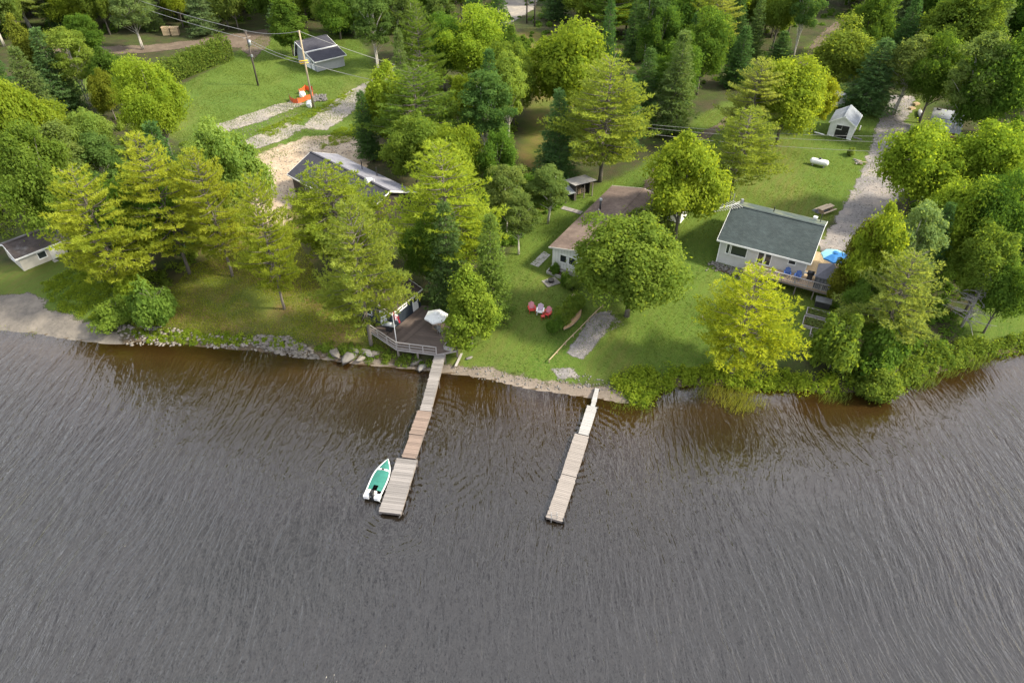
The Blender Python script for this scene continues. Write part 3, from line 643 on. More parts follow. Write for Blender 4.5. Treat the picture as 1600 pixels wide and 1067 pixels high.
# kind, top pixel x, top y, base y, width px, tone, label
HERO = [
 ('pine', 110, 258, 466, 145, 'y', 'tall leaning yellow-green pine with long bare trunk beside the small left-edge cottage'),
 ('pine', 215, 205, 428, 135, 'y', 'broad pine left of the pair with forked grey trunks above the left lawn'),
 ('pine', 300, 232, 432, 105, 'y', 'pine standing right of its twin, over the brown path on the left lawn'),
 ('maple', 335, 190, 365, 120, 'p', 'pale round leafy tree at the left edge of the sandy parking area'),
 ('pine', 388, 272, 483, 102, 'y', 'slender yellow-green pine with pale trunk alone on the dry left lawn'),
 ('pine', 508, 255, 420, 160, 'y', 'bushy yellow-green pine in front of the long grey shingle roof'),
 ('pine', 540, 308, 540, 152, 'g', 'large full green pine overhanging the dark boathouse roof'),
 ('pine', 690, 220, 442, 172, 'y', 'big golden-tipped pine behind the boathouse and its spruces'),
 ('spruce', 693, 312, 480, 80, 'g', 'dark narrow spruce at the back corner of the boathouse deck'),
 ('spruce', 765, 332, 499, 72, 'y', 'grey-green narrow spruce behind the oval cedar by the deck'),
 ('cedar', 730, 414, 546, 98, 'y', 'dense yellow-green oval cedar right of the boathouse deck'),
 ('shrub', 218, 436, 507, 78, 'b', 'dark blue-green rounded shrub at the shore right of the beach'),
 ('shrub', 190, 418, 466, 60, 'y', 'bright yellow bush behind the leaning pine trunk'),
 ('shrub', 170, 470, 505, 70, 'g', 'low green shrub at the foot of the leaning pine'),
 ('maple', 25, 200, 395, 140, 'g', 'green leafy tree behind the small left-edge cottage'),
 ('maple', -30, 95, 300, 120, 'y', 'yellow-green leafy tree cut by the left edge of the photo'),
 ('maple', 215, 88, 248, 112, 'y', 'tall yellow-green leafy tree left of the upper lawn, in front of the hedge'),
 ('cedar', 42, 110, 168, 34, 'y', 'small bright yellow-green cone-shaped cedar in the upper left yard'),
 ('spruce', 52, 42, 172, 66, 'b', 'pale blue-green spruce in the upper left corner'),
 ('cedar', 14, 22, 168, 52, 'o', 'brownish tall cedar at the upper left edge'),
 ('maple', 150, 106, 190, 48, 'o', 'small olive tree beside the shaded upper left lawn'),
 ('maple', 112, 22, 100, 64, 'd', 'round dark tree in front of the dirt road at upper left'),
 ('birch', 190, -25, 78, 66, 'p', 'thin pale birch with bare white stems at upper left'),
 ('maple', 45, 160, 275, 100, 'y', 'yellow-green leafy tree below the small cone cedar'),
 ('maple', 118, 172, 275, 85, 'p', 'pale grey-green leafy tree left of the tall yellow-green tree'),
 ('birch', 135, 212, 335, 92, 'd', 'dark thin birch between the leaning pine and the pale tree'),
 ('birch', 75, 190, 350, 90, 'g', 'green birch directly behind the crown of the leaning pine'),
 ('oval', 440, -6, 88, 62, 'd', 'dark oval tree behind the charcoal garage, left side'),
 ('maple', 520, -18, 62, 70, 'd', 'dark leafy tree just behind the garage roof'),
 ('birch', 578, -12, 112, 76, 'd', 'dark birch with white trunk right of the charcoal garage'),
 ('birch', 632, -12, 104, 62, 'g', 'green birch with pale trunk beside the bend of the gravel road'),
 ('birch', 683, -20, 92, 54, 'g', 'thin birch leaning over the gravel road'),
 ('maple', 738, 12, 150, 120, 'y', 'broad yellow-green tree right of the gravel road'),
 ('maple', 597, 98, 235, 90, 'y', 'bright yellow leafy tree at the lower end of the gravel road'),
 ('pine', 643, 103, 258, 146, 'd', 'large grey-green pine behind the long grey roof'),
 ('spruce', 562, 140, 246, 44, 'd', 'small dark spruce at the road end beside the sandy area'),
 ('spruce', 764, 74, 208, 52, 'd', 'narrow dark spruce between the yellow tree and the white-stemmed birch'),
 ('birch', 795, 82, 232, 72, 'y', 'yellow-green birch with white stems left of the dry grass strip'),
 ('maple', 720, 116, 205, 54, 'y', 'small bright yellow tree left of the narrow dark spruce'),
 ('maple', 712, 192, 330, 84, 'y', 'yellow-green tree top rising behind the big golden pine'),
 ('maple', 778, 205, 335, 74, 'd', 'dark green tree right of the golden pine crown'),
 ('birch', 790, 258, 372, 70, 'g', 'green birch between the golden pine and the lawn by the brown roof'),
 ('birch', 812, 300, 398, 62, 'g', 'small green birch at the edge of the chair lawn'),
 ('birch', 858, 262, 350, 76, 'g', 'rounded green birch left of the little woodshed'),
 ('maple', 895, 22, 192, 150, 'y', 'large sunlit yellow maple at top centre above the dry grass'),
 ('pine', 955, 86, 284, 155, 'g', 'wide feathery pine behind the brown-roofed cottage'),
 ('spruce', 874, 138, 280, 66, 'b', 'blue-green spruce left of the wide feathery pine'),
 ('spruce', 1018, 72, 196, 56, 'd', 'short dark spruce left of the tall spruce pair at top centre'),
 ('spruce', 1072, 46, 208, 72, 'g', 'tall grey-green spruce standing over the winding path'),
 ('maple', 1112, 14, 148, 92, 'd', 'dark leafy tree right of the tall grey-green spruce'),
 ('spruce', 1168, 40, 136, 50, 'd', 'small dark spruce at the end of the winding path'),
 ('maple', 1085, 205, 374, 138, 'y', 'bright green maple between the brown-roofed and green-roofed cottages'),
 ('maple', 1000, 343, 494, 192, 'g', 'big round maple in front of the brown-roofed cottage'),
 ('shrub', 1012, 318, 378, 90, 'p', 'pale leafy shrub touching the brown roof behind the big maple'),
 ('pine', 1172, 166, 310, 122, 'g', 'dense round pine behind the green-roofed cottage'),
 ('pine', 1195, 92, 236, 96, 'p', 'pale grey-green pine behind the dense round pine'),
 ('maple', 1248, 92, 228, 128, 'y', 'yellow sunlit tree left of the white shed'),
 ('maple', 1292, 118, 206, 56, 'Y', 'small golden tree touching the back of the white shed'),
 ('maple', 1338, 30, 152, 110, 'g', 'rounded green tree behind the white shed'),
 ('spruce', 1388, 58, 172, 84, 'b', 'blue-green spruce at the head of the gravel driveway'),
 ('birch', 1440, 56, 180, 92, 'g', 'green birch overhanging the head of the gravel driveway'),
 ('spruce', 1228, 48, 108, 44, 'd', 'small dark spruce left of the forest track'),
 ('maple', 1490, 55, 192, 90, 'd', 'dark tree directly behind the metal-roofed shed'),
 ('birch', 1558, 50, 225, 92, 'g', 'tall birch with pale stems right of the metal-roofed shed'),
 ('maple', 1610, 40, 230, 120, 'd', 'dark leafy tree at the right edge behind the tall birch'),
 ('maple', 1522, -15, 128, 130, 'g', 'broad tree in the top right corner'),
 ('maple', 1468, 198, 345, 140, 'y', 'sunlit yellow-green tree along the driveway below the metal-roofed shed'),
 ('maple', 1570, 188, 345, 150, 'y', 'sunlit spreading tree at the right edge above the driveway bend'),
 ('maple', 1520, 270, 430, 126, 'y', 'yellow-topped tree in the middle of the right-hand woods'),
 ('maple', 1598, 262, 440, 120, 'd', 'shaded green tree at the right edge beside the yellow-topped one'),
 ('cedar', 1364, 346, 486, 72, 'o', 'dark olive cedar right of the grey gazebo'),
 ('maple', 1404, 318, 498, 96, 'y', 'bright yellow-green tree behind the olive cedar'),
 ('birch', 1455, 318, 478, 84, 'p', 'pale birch with bare twigs in the right-hand woods'),
 ('pine', 1435, 395, 548, 142, 'p', 'large blue-green pine near the right shore'),
 ('maple', 1575, 362, 490, 110, 'g', 'green tree right of the grey dead tree'),
 ('dead', 1550, 422, 510, 70, 'g', 'bare grey dead tree leaning at the right edge of the woods'),
 ('maple', 1600, 410, 520, 80, 'd', 'dark leafy tree at the right edge above the shore lawn'),
 ('shrub', 1330, 488, 575, 96, 'g', 'large green shrub between the garden beds and the shore'),
 ('spruce', 1490, 315, 450, 60, 'd', 'dark spruce hidden between broadleaf trees in the right-hand woods'),
 ('maple', 1368, 428, 522, 64, 'b', 'blue-green tree directly below the olive cedar'),
 ('shrub', 1400, 500, 575, 90, 'd', 'dark shrub at the foot of the large blue-green pine'),
 ('pine', 1190, 418, 588, 158, 'Y', 'golden yellow pine at the shore in front of the green-roofed cottage'),
 ('shrub', 1388, 575, 618, 70, 'g', 'rounded bright green bush standing out into the water at right'),
 ('shrub', 885, 425, 446, 22, 'd', 'small dark shrub at the front wall of the brown-roofed cottage'),
 ('shrub', 895, 430, 452, 24, 'p', 'small pale shrub beside the big maple and brown-roofed cottage'),
 ('shrub', 868, 408, 428, 18, 'd', 'tiny dark shrub in the stone planter at the white wall corner'),
 ('shrub', 1333, 230, 243, 15, 'p', 'small round pale plant on the lawn below the white shed'),
 ('maple', 835, 268, 330, 60, 'd', 'dark small tree behind the rounded green birch'),
 ('maple', 660, 330, 460, 90, 'd', 'dark tree filling the gap behind the boathouse roof'),
]
for kd, tx, ty, by, wpx, tn, lb in HERO:
    pt, hh, s_ = treept(tx, ty, by)
    if kd == 'shrub': hh = max(hh * .95, .5)
    plant(kd, pt, hh, wpx / s_ * (1.0), tn, lb, lean=(0, 0))

# ------------------------------------------------------------------ buildings
def frame_of(fl, fr):
    d = np.asarray(fr, float)[:2] - np.asarray(fl, float)[:2]
    return math.atan2(d[1], d[0]), float(np.hypot(*d))
def loc_of(root, p):
    """world point -> the thing's own coordinates"""
    a = root.rotation_euler[2]; dx, dy = p[0] - root.location[0], p[1] - root.location[1]
    return (dx * math.cos(a) + dy * math.sin(a), -dx * math.sin(a) + dy * math.cos(a), p[2] - root.location[2])
def gable(root, Wd, Dp, eave, rise, wallm, roofm, fas='paint_white', over=.4, along='x', base=-.6, roofm2=None, ridge=.5, side_over=None):
    """walls with gable ends, two roof slopes, ridge cap and fascia boards; ridge along local x or y"""
    so_ = side_over if side_over is not None else over
    w, dd = (Wd, Dp) if along == 'x' else (Dp, Wd)
    T = (lambda x, y, z: (x, y, z)) if along == 'x' else (lambda x, y, z: (Wd - y, x, z))
    yr = dd * ridge; mb = MB(); q = T
    for x in (0, w):
        mb.quad(q(x, 0, base), q(x, dd, base), q(x, dd, eave), q(x, yr, eave + rise), q(x, 0, eave))
    mb.quad(q(0, 0, base), q(w, 0, base), q(w, 0, eave), q(0, 0, eave)); mb.quad(q(0, dd, base), q(w, dd, base), q(w, dd, eave), q(0, dd, eave))
    mb.build('wall', wallm, root)
    th = .13; names = []
    for k, (y0, sg) in enumerate(((0, -1), (dd, 1))):
        run = abs(yr - y0); sl_ = rise / run; ye = y0 + sg * over; ze = eave - sl_ * over
        m_ = MB(); a = [(-so_, ye, ze + .03), (w + so_, ye, ze + .03), (w + so_, yr, eave + rise + .03), (-so_, yr, eave + rise + .03)]
        up = [q(x, y, z + th) for x, y, z in a]; lo = [q(x, y, z) for x, y, z in a]
        n = 4; m_.v = [tuple(map(float, p)) for p in lo + up]
        m_.f = [(0, 1, 2, 3), (4, 5, 6, 7), (0, 1, 5, 4), (1, 2, 6, 5), (2, 3, 7, 6), (3, 0, 4, 7)]; m_.m = [0] * 6
        ob = m_.build('roof_slope', roofm if k == 0 else (roofm2 or roofm), root)
        if k == 0: MB().beam(q(-so_, ye + sg * .02, ze + .07), q(w + so_, ye + sg * .02, ze + .07), .04, .20).build('fascia', fas, ob)
        for x in (-so_ - .02, w + so_ + .02): MB().beam(q(x, ye, ze + .06), q(x, yr, eave + rise + .06), .04, .2).build('barge_board', fas, ob)
    m_ = MB().beam(q(-so_, yr, eave + rise + .17), q(w + so_, yr, eave + rise + .17), .3, .05); m_.build('ridge_cap', roofm, root)
def opening(root, face, u, z, w, h, dims, kind='window', frame='paint_white', cols=1, panem='glass_dark', handle=True):
    """window or door set on a wall: face f/b/l/r, u along the wall from its left seen from outside"""
    Wd, Dp = dims; e = .04
    cx, cy, rz = {'f': (u, -e, 0), 'b': (Wd - u, Dp + e, math.pi), 'l': (-e, Dp - u, -math.pi / 2), 'r': (Wd + e, u, math.pi / 2)}[face]
    M = Matrix.Translation((cx, cy, z)) @ Matrix.Rotation(rz, 4, 'Z')
    fw = .09; mb = MB()
    def bx(c, d): mb.box(None, d, M=M @ Matrix.Translation(c))
    if kind == 'window':
        bx((0, 0, h / 2 + fw / 2), (w + 2 * fw, .08, fw)); bx((0, -.03, -h / 2 - fw / 2), (w + 2 * fw, .14, fw))
        for s in (-1, 1): bx((s * (w / 2 + fw / 2), 0, 0), (fw, .08, h))
        for i in range(1, cols): bx((-w / 2 + w * i / cols, .01, 0), (.06, .06, h))
        o_ = mb.build('window', frame, root); MB().box(None, (w, .04, h), M=M @ Matrix.Translation((0, .02, 0))).build('pane', panem, o_)
    else:
        bx((0, 0, 0), (w, .08, h)); o_ = mb.build('door', frame, root)
        if kind == 'glassdoor':
            for i in range(cols): MB().box(None, (w / cols - .22, .05, h - .35), M=M @ Matrix.Translation((-w / 2 + w * (i + .5) / cols, -.03, .02))).build('pane', panem, o_)
        elif kind == 'halfdoor': MB().box(None, (w * .6, .05, h * .3), M=M @ Matrix.Translation((0, -.03, h * .25))).build('pane', panem, o_)
        if handle: MB().box(None, (.05, .1, .16), M=M @ Matrix.Translation((w * .38, -.08, -.05))).build('handle', 'metal_grey', o_)
    return o_
def rotpt(fl, fr, dx, dy):
    a, L = frame_of(fl, fr); return np.array([fl[0] + dx * math.cos(a) - dy * math.sin(a), fl[1] + dx * math.sin(a) + dy * math.cos(a), 0])

# green-roofed cottage: eave corners seen in the picture at eave height
ZG = gz(30, 75); EZ = ZG + 3.3
fl = P(1120.4, 376, EZ - .15); fr_ = P(1267, 414, EZ - .15)
ov = .45; a, L = frame_of(fl, fr_); wl = rotpt(fl, fr_, ov, ov)
root = empty('cottage', (wl[0], wl[1], ZG), a, 'pale grey cottage with long green shingle roof and front deck', 'cottage')
GW, GD = L - 2 * ov, 10.3
gable(root, GW, GD, 3.3, 2.0, 'siding_greige', 'shingle_green', over=ov, roofm2='shingle_green_pale')
dm = (GW, GD)
opening(root, 'f', GW * .22, 2.2, 2.0, 1.25, dm, cols=1); opening(root, 'f', GW * .105, 2.2, .5, 1.25, dm)
opening(root, 'f', GW * .53, 2.18, 1.7, 1.92, dm, 'glassdoor', cols=2); opening(root, 'f', GW * .84, 2.6, .75, .45, dm)
opening(root, 'l', GD * .3, 1.8, 1.2, 1.1, dm); opening(root, 'l', GD * .7, 1.8, 1.2, 1.1, dm); opening(root, 'r', GD * .5, 2.2, .9, 1.95, dm, 'halfdoor'); opening(root, 'b', GW * .3, 1.8, 1.2, 1.1, dm)
bar('corner_board', 'paint_white', root, (GW + .03, -.03, 1.4), (.12, .12, 3.6)); bar('corner_board', 'paint_white', root, (-.03, -.03, 1.4), (.12, .12, 3.6))
MB().tube([(GW * .42, GD * .74, 4.0), (GW * .42, GD * .74, 5.2)], .06, 8).build('vent_pipe', 'plastic_black', root)
MB().tube([(GW * .97, GD * .8, 3.9), (GW * .97, GD * .8, 5.4)], .05, 8).build('vent_pipe', 'metal_dark', root)
MB().box((GW * .9, GD * .93, 4.0), (.5, .4, .3)).build('roof_vent', 'paint_white', root)
MB().box((-.35, GD * .42, 3.0), (.25, .7, .5)).build('satellite_bracket', 'paint_white', root)
COT = root
# antenna mast at the back left corner of that cottage
g = P(1152, 322, ZG + 4.6)
ant = empty('antenna', (g[0] - .6, g[1] + .2, gz(g[0], g[1])), 0, 'tall metal television antenna at the left end of the green roof', 'antenna')
zt = ZG + 5.6 - ant.location[2]
MB().tube([(0, 0, -.3), (0, 0, zt + .6)], .05, 8).build('mast', 'metal_grey', ant)
e1 = loc_of(ant, P(1113, 328, ZG + 5.6)); e0 = loc_of(ant, P(1158, 317, ZG + 5.6)); e0 = Vector((e0[0], e0[1], zt)); e1 = Vector((e1[0], e1[1], zt))
MB().tube([e0, e1], .045, 6).build('boom', 'steel_pale', ant)
dv_ = (e1 - e0).normalized(); pv = Vector((-dv_.y, dv_.x, 0))
for i in range(12):
    c_ = e0.lerp(e1, .12 + .86 * i / 11); hl = .95 - .035 * i
    MB().tube([c_ - pv * hl + Vector((0, 0, -.05)), c_ + pv * hl], .05, 5).build('element', 'paint_offwhite', ant)
MB().box(tuple(e0 + Vector((.1, 0, .25))), (.3, .3, .5)).build('rotator', 'metal_grey', ant)

# deck in front and to the right of it
def clip_half(poly, n, c):
    out = []
    for i in range(len(poly)):
        p, q_ = np.array(poly[i]), np.array(poly[(i + 1) % len(poly)]); dp, dq = p @ n - c, q_ @ n - c
        if dp <= 0: out.append(tuple(p))
        if dp * dq < 0: out.append(tuple(p + (q_ - p) * dp / (dp - dq)))
    return out
def decking(root, poly, ang, z, mat, bw=.15, name='deck_board', gap=.012, th=.04):
    """boards cut to the outline of a convex deck"""
    d = np.array([math.cos(ang), math.sin(ang)]); n = np.array([-d[1], d[0]]); v = [np.array(p) @ n for p in poly]; k = min(v)
    while k < max(v):
        q = clip_half(clip_half(poly, n, k + bw - gap), -n, -k)
        if len(q) > 2: MB().prism(q, z - th, z).build(name, mat, root)
        k += bw
def railing(root, pts, z, h, post=1.4, pm='wood_rail_grey', bal=None, mid=0):
    for a, b_ in zip(pts[:-1], pts[1:]):
        a = np.array(a[:2]); b_ = np.array(b_[:2]); L = np.hypot(*(b_ - a)); ang = math.atan2(*(b_ - a)[::-1]); n = max(1, round(L / post))
        for i in range(n + 1):
            p = a + (b_ - a) * i / n; bar('post', pm, root, (p[0], p[1], z + h / 2), (.10, .10, h), ang)
        c = (a + b_) / 2; bar('top_rail', pm, root, (c[0], c[1], z + h + .03), (L + .1, .14, .045), ang); bar('bottom_rail', pm, root, (c[0], c[1], z + .14), (L, .05, .09), ang)
        for j in range(mid): bar('middle_rail', pm, root, (c[0], c[1], z + .14 + (h - .14) * (j + 1) / (mid + 1)), (L, .05, .09), ang)
        if bal:
            for i in range(int(L / bal)):
                p = a + (b_ - a) * (i + .5) / int(L / bal); bar('baluster', pm, root, (p[0], p[1], z + .14 + (h - .14) / 2), (.045, .045, h - .14), ang)
dz_ = ZG + 1.2
dk = empty('deck', (wl[0], wl[1], ZG), a, 'wooden deck with railing wrapping the front of the green-roofed cottage', 'deck')
LP = lambda px, py, z=dz_: loc_of(dk, P(px, py, z))[:2]
dzl = dz_ - ZG
A_ = (GW * .36, -.05); B_ = LP(1303, 461); B_ = (B_[0], B_[1]); Lx = B_[0]
fy = B_[1]; poly1 = [(GW * .36, -.06), (GW * .36, fy), (Lx, fy), (Lx, -.06)]
decking(dk, poly1, 0, dzl, 'wood_tan', .16)
bx_ = min(Lx, GW + 4.2); poly2 = [(GW + .06, -.06), (bx_, -.06), (bx_, GD * .62), (GW + .06, GD * .62)]
decking(dk, poly2, math.pi / 2, dzl, 'wood_new', .16)
railing(dk, [(GW * .36 + .05, fy + .06), (Lx - .05, fy + .06)], dzl, .95, 1.5, 'wood_rail_grey', .19)
railing(dk, [(Lx - .06, fy + .1), (Lx - .06, -.1)], dzl, .95, 1.5, 'wood_rail_grey', .19)
for i in range(6):
    x = GW * .36 + .1 + (Lx - GW * .36 - .2) * i / 5; bar('support_post', 'wood_frame', dk, (x, fy + .2, dzl / 2 - 1.0), (.14, .14, dzl + 2.0 - .1))
bar('rim_joist', 'wood_frame', dk, ((GW * .36 + Lx) / 2, fy + .02, dzl - .16), (Lx - GW * .36, .05, .2))
def on_deck(px, py, z=dz_): return P(px, py, z)
DKA = a
# stone bed by the left front wall
bd = empty('flower_bed', (wl[0], wl[1], ZG), a, 'stony flower bed below the front window of the green-roofed cottage', 'flower bed')
rg2 = np.random.default_rng(4)
def stone_mesh(seed, sub=1):
    r_ = np.random.default_rng(seed); bm_v = []; phi = (1 + 5 ** .5) / 2
    ico = np.array([(-1, phi, 0), (1, phi, 0), (-1, -phi, 0), (1, -phi, 0), (0, -1, phi), (0, 1, phi), (0, -1, -phi), (0, 1, -phi), (phi, 0, -1), (phi, 0, 1), (-phi, 0, -1), (-phi, 0, 1)]) / math.sqrt(1 + phi * phi)
    fa = [(0, 11, 5), (0, 5, 1), (0, 1, 7), (0, 7, 10), (0, 10, 11), (1, 5, 9), (5, 11, 4), (11, 10, 2), (10, 7, 6), (7, 1, 8), (3, 9, 4), (3, 4, 2), (3, 2, 6), (3, 6, 8), (3, 8, 9), (4, 9, 5), (2, 4, 11), (6, 2, 10), (8, 6, 7), (9, 8, 1)]
    return ico * r_.uniform(.55, 1.2, (12, 1)) * np.array([1.1, .9, .85]), np.array(fa)
STM = []
for i in range(6):
    v, f = stone_mesh(i); me = npmesh('stone_block', v, f, 'stone_pale' if i % 2 else 'stone_grey'); STM.append(me)
def heap(name, pts, sizes, mat, seed=0):
    """many small stones joined into one mesh"""
    r_ = np.random.default_rng(seed); Vs = []; Fs = []; n = 0; base = [stone_mesh(50 + i) for i in range(8)]
    for p, s in zip(pts, sizes):
        v, f = base[r_.integers(8)]; az = r_.uniform(0, 6.28); c, s_ = math.cos(az), math.sin(az)
        v = v * s * np.array([r_.uniform(.8, 1.3), r_.uniform(.7, 1.1), r_.uniform(.5, .9)]); v = np.stack([v[:, 0] * c - v[:, 1] * s_, v[:, 0] * s_ + v[:, 1] * c, v[:, 2]], 1) + p
        Vs.append(v); Fs.append(f + n); n += len(v)
    return npmesh(name, np.concatenate(Vs), np.concatenate(Fs), mat)
pp = [(x, y, gz(*rotpt(fl, fr_, ov + x, ov + y)[:2]) - ZG + .08) for x, y in zip(rg2.uniform(-.8, GW * .36, 240), -.3 - np.abs(rg2.normal(0, .75, 240)))]
tag(put('bed_stones', heap('bed_stones', np.array(pp), rg2.uniform(.08, .2, 240), 'stone_pale', 3), bd), kind='stuff')
MB().prism([(-1, -.1), (GW * .34, -.1), (GW * .34, -1.7), (-.6, -1.9)], -.5, gz(*rotpt(fl, fr_, 2, 0)[:2]) - ZG + .03).build('bed_soil', 'soil', bd)

# things on the cottage deck
def adirondack(loc, rz, mat, label, back=None, s=1.0, group=None):
    r_ = empty('garden_chair', loc, rz, label, 'chair', group); r_.scale = (s, s, s); back = back or mat
    for i in range(5): bar('seat_slat', mat, r_, (0, -.28 + i * .13, .36 - i * .03), (.56, .115, .025), rot=(R(-13), 0, 0))
    for i in range(5):
        x = -.24 + i * .12; hh = .78 - abs(i - 2) * .07; bar('back_slat', back, r_, (x * (1.0), .36, .24 + hh / 2), (.105, .025, hh), rot=(R(-22), 0, R(0)))
    for s_ in (-1, 1):
        bar('armrest', mat, r_, (s_ * .34, -.02, .56), (.14, .72, .025)); bar('leg', mat, r_, (s_ * .31, -.32, .27), (.03, .1, .55)); bar('leg', mat, r_, (s_ * .31, .25, .2), (.03, .5, .10), rot=(R(-16), 0, 0))
    return r_
adirondack(on_deck(1229, 431), a + R(8), 'paint_blue', 'blue garden chair on the cottage deck, the one further left')
adirondack(on_deck(1245, 436), a - R(6), 'paint_blue', 'blue garden chair on the cottage deck, beside the barbecue')
p = on_deck(1264, 437)
q = empty('barbecue', p, a, 'black barbecue at the right end of the cottage front wall', 'barbecue')
MB().box((0, 0, .45), (.6, .5, .7)).build('cabinet', 'metal_dark', q); MB().tube([(-.38, 0, .95), (.38, 0, .95)], .28, 12).build('hood', 'plastic_black', q, True)
for s_ in (-1, 1): bar('side_shelf', 'metal_grey', q, (s_ * .55, 0, .82), (.4, .45, .03))
for s_ in (-1, 1): bar('leg', 'metal_dark', q, (s_ * .26, -.2, .06), (.05, .05, .12))
def parasol(loc, r, h, cols, label, n=8, polem='steel_pale'):
    root = empty('parasol', loc, 0.3, label, 'parasol')
    for i in range(n):
        a0, a1 = 6.2832 * i / n, 6.2832 * (i + 1) / n; c0 = (r * math.cos(a0), r * math.sin(a0), h - .55); c1 = (r * math.cos(a1), r * math.sin(a1), h - .55)
        md = ((c0[0] + c1[0]) / 2 * .97, (c0[1] + c1[1]) / 2 * .97, h - .5); k = .5; i0 = (c0[0] * k, c0[1] * k, h - .22); i1 = (c1[0] * k, c1[1] * k, h - .22)
        mb = MB().quad((0, 0, h), i0, i1).quad(i0, c0, md, c1, i1).quad(c0, (c0[0], c0[1], c0[2] - .16), (md[0], md[1], md[2] - .2), md).quad(md, (md[0], md[1], md[2] - .2), (c1[0], c1[1], c1[2] - .16), c1)
        mb.build('canopy_panel', cols[i % len(cols)], root); barp('rib', polem, root, (0, 0, h - .06), (c0[0] * .98, c0[1] * .98, c0[2] - .03), .03, .03)
    for rr in (.38,): MB().tube([(0, 0, h - .03), (0, 0, h + .13)], [rr, .03], 8).build('top_vent', cols[-1], root)
    MB().tube([(0, 0, 0), (0, 0, h)], .035, 8).build('pole', polem, root); MB().tube([(0, 0, 0), (0, 0, .1)], [.4, .3], 12).build('base', 'metal_dark', root)
    return root
bpm = on_deck(1298, 419)
parasol(bpm, 1.6, 2.3, ['canvas_pale_blue', 'canvas_pale_blue', 'canvas_pale_blue', 'canvas_pale_blue', 'canvas_blue', 'canvas_blue', 'canvas_blue', 'canvas_blue'], 'blue octagonal parasol on the deck right of the green-roofed cottage', 8)
p = on_deck(1291, 446); gzb = empty('gazebo', p, a + R(3), 'small grey gazebo with hipped canopy at the deck corner', 'gazebo')
gs, ge, gp = 1.35, 1.75, 3.1
for i in range(4):
    c = [(-gs - .15, -gs - .15), (gs + .15, -gs - .15), (gs + .15, gs + .15), (-gs - .15, gs + .15)]; c0, c1 = c[i], c[(i + 1) % 4]
    mb = MB().quad((0, 0, gp), (c0[0], c0[1], ge), (c1[0], c1[1], ge)).quad((c0[0], c0[1], ge), (c0[0], c0[1], ge - .2), (c1[0], c1[1], ge - .2), (c1[0], c1[1], ge)); mb.build('canopy_panel', 'wood_tan' if i == 1 else 'canvas_grey', gzb)
    bar('post', 'metal_dark', gzb, (c0[0] * .9, c0[1] * .9, ge / 2), (.08, .08, ge))
for (x0, y0), (x1, y1) in (((-gs, -gs), (gs, -gs)), ((-gs, -gs), (-gs, gs)), ((gs, -gs), (gs, gs))):
    mb = MB(); n = 14
    for i in range(n):
        u0, u1 = i / n, (i + 1) / n; of = lambda u, k: ((x0 + (x1 - x0) * u) + (.05 if k % 2 else -.05) * (y1 != y0), (y0 + (y1 - y0) * u) + (.05 if k % 2 else -.05) * (x1 != x0))
        a0_, a1_ = of(u0, i), of(u1, i + 1); mb.quad((a0_[0], a0_[1], .08), (a1_[0], a1_[1], .08), (a1_[0], a1_[1], ge - .1), (a0_[0], a0_[1], ge - .1))
    mb.build('curtain', 'canvas_mesh', gzb)
# storage box and stepped garden beds below the deck
p = G(1284, 478); sb = empty('storage_box', p, a + R(4), 'grey lidded storage box on the grass below the deck railing', 'box')
MB().box((0, 0, .4), (1.6, 1.0, .85)).build('body', 'metal_dark', sb); MB().box((0, -.02, .87), (1.75, 1.15, .1)).build('lid', 'metal_grey', sb); bar('handle', 'plastic_black', sb, (0, -.55, .7), (.3, .04, .05))
for i, (x0, y0, x1, y1, lb) in enumerate(((1262, 484, 1294, 496, 'uppermost wooden garden bed below the storage box'), (1257, 497, 1288, 513, 'middle wooden garden bed, widest of the stepped three'), (1268, 515, 1282, 527, 'lowest and smallest wooden garden bed above the shore shrubs'))):
    A1, A2 = G(x0, y0), G(x1, y0 + (x1 - x0) * .27); dd_ = G(x0, y1)[:2] - A1[:2]; ww = np.hypot(*(A2[:2] - A1[:2])); hh = np.hypot(*dd_) * .9
    gb = empty('garden_bed', A1, a + R(3), lb, 'garden bed')
    MB().prism([(0, 0), (ww, 0), (ww, -hh), (0, -hh)], -.4, .22).build('soil', 'soil', gb)
    for c, d in (((ww / 2, .04, .1), (ww + .2, .09, .5)), ((ww / 2, -hh - .04, .1), (ww + .2, .09, .5)), ((-.05, -hh / 2, .1), (.09, hh - .01, .48)), ((ww + .05, -hh / 2, .1), (.09, hh - .01, .48))): bar('timber', 'wood_rail_grey', gb, c, d)
    n = 500; pv_ = np.stack([rg2.uniform(.1, ww - .1, n), -rg2.uniform(.1, hh - .1, n), rg2.uniform(.25, .45, n)], 1)
    V, F = leaf_cards(pv_, rg2.normal(size=(n, 3)) + [0, 0, 1], rg2.uniform(.06, .14, n), rg2)
    o_ = put('leaves', crown_obj('bed_leaves', V, F, 'leaf_birch', np.repeat(rg2.uniform(0, 1, n), 4)), gb); o_['kind'] = 'stuff'; o_.color = (1.3, 1.2, 1.6, 1)

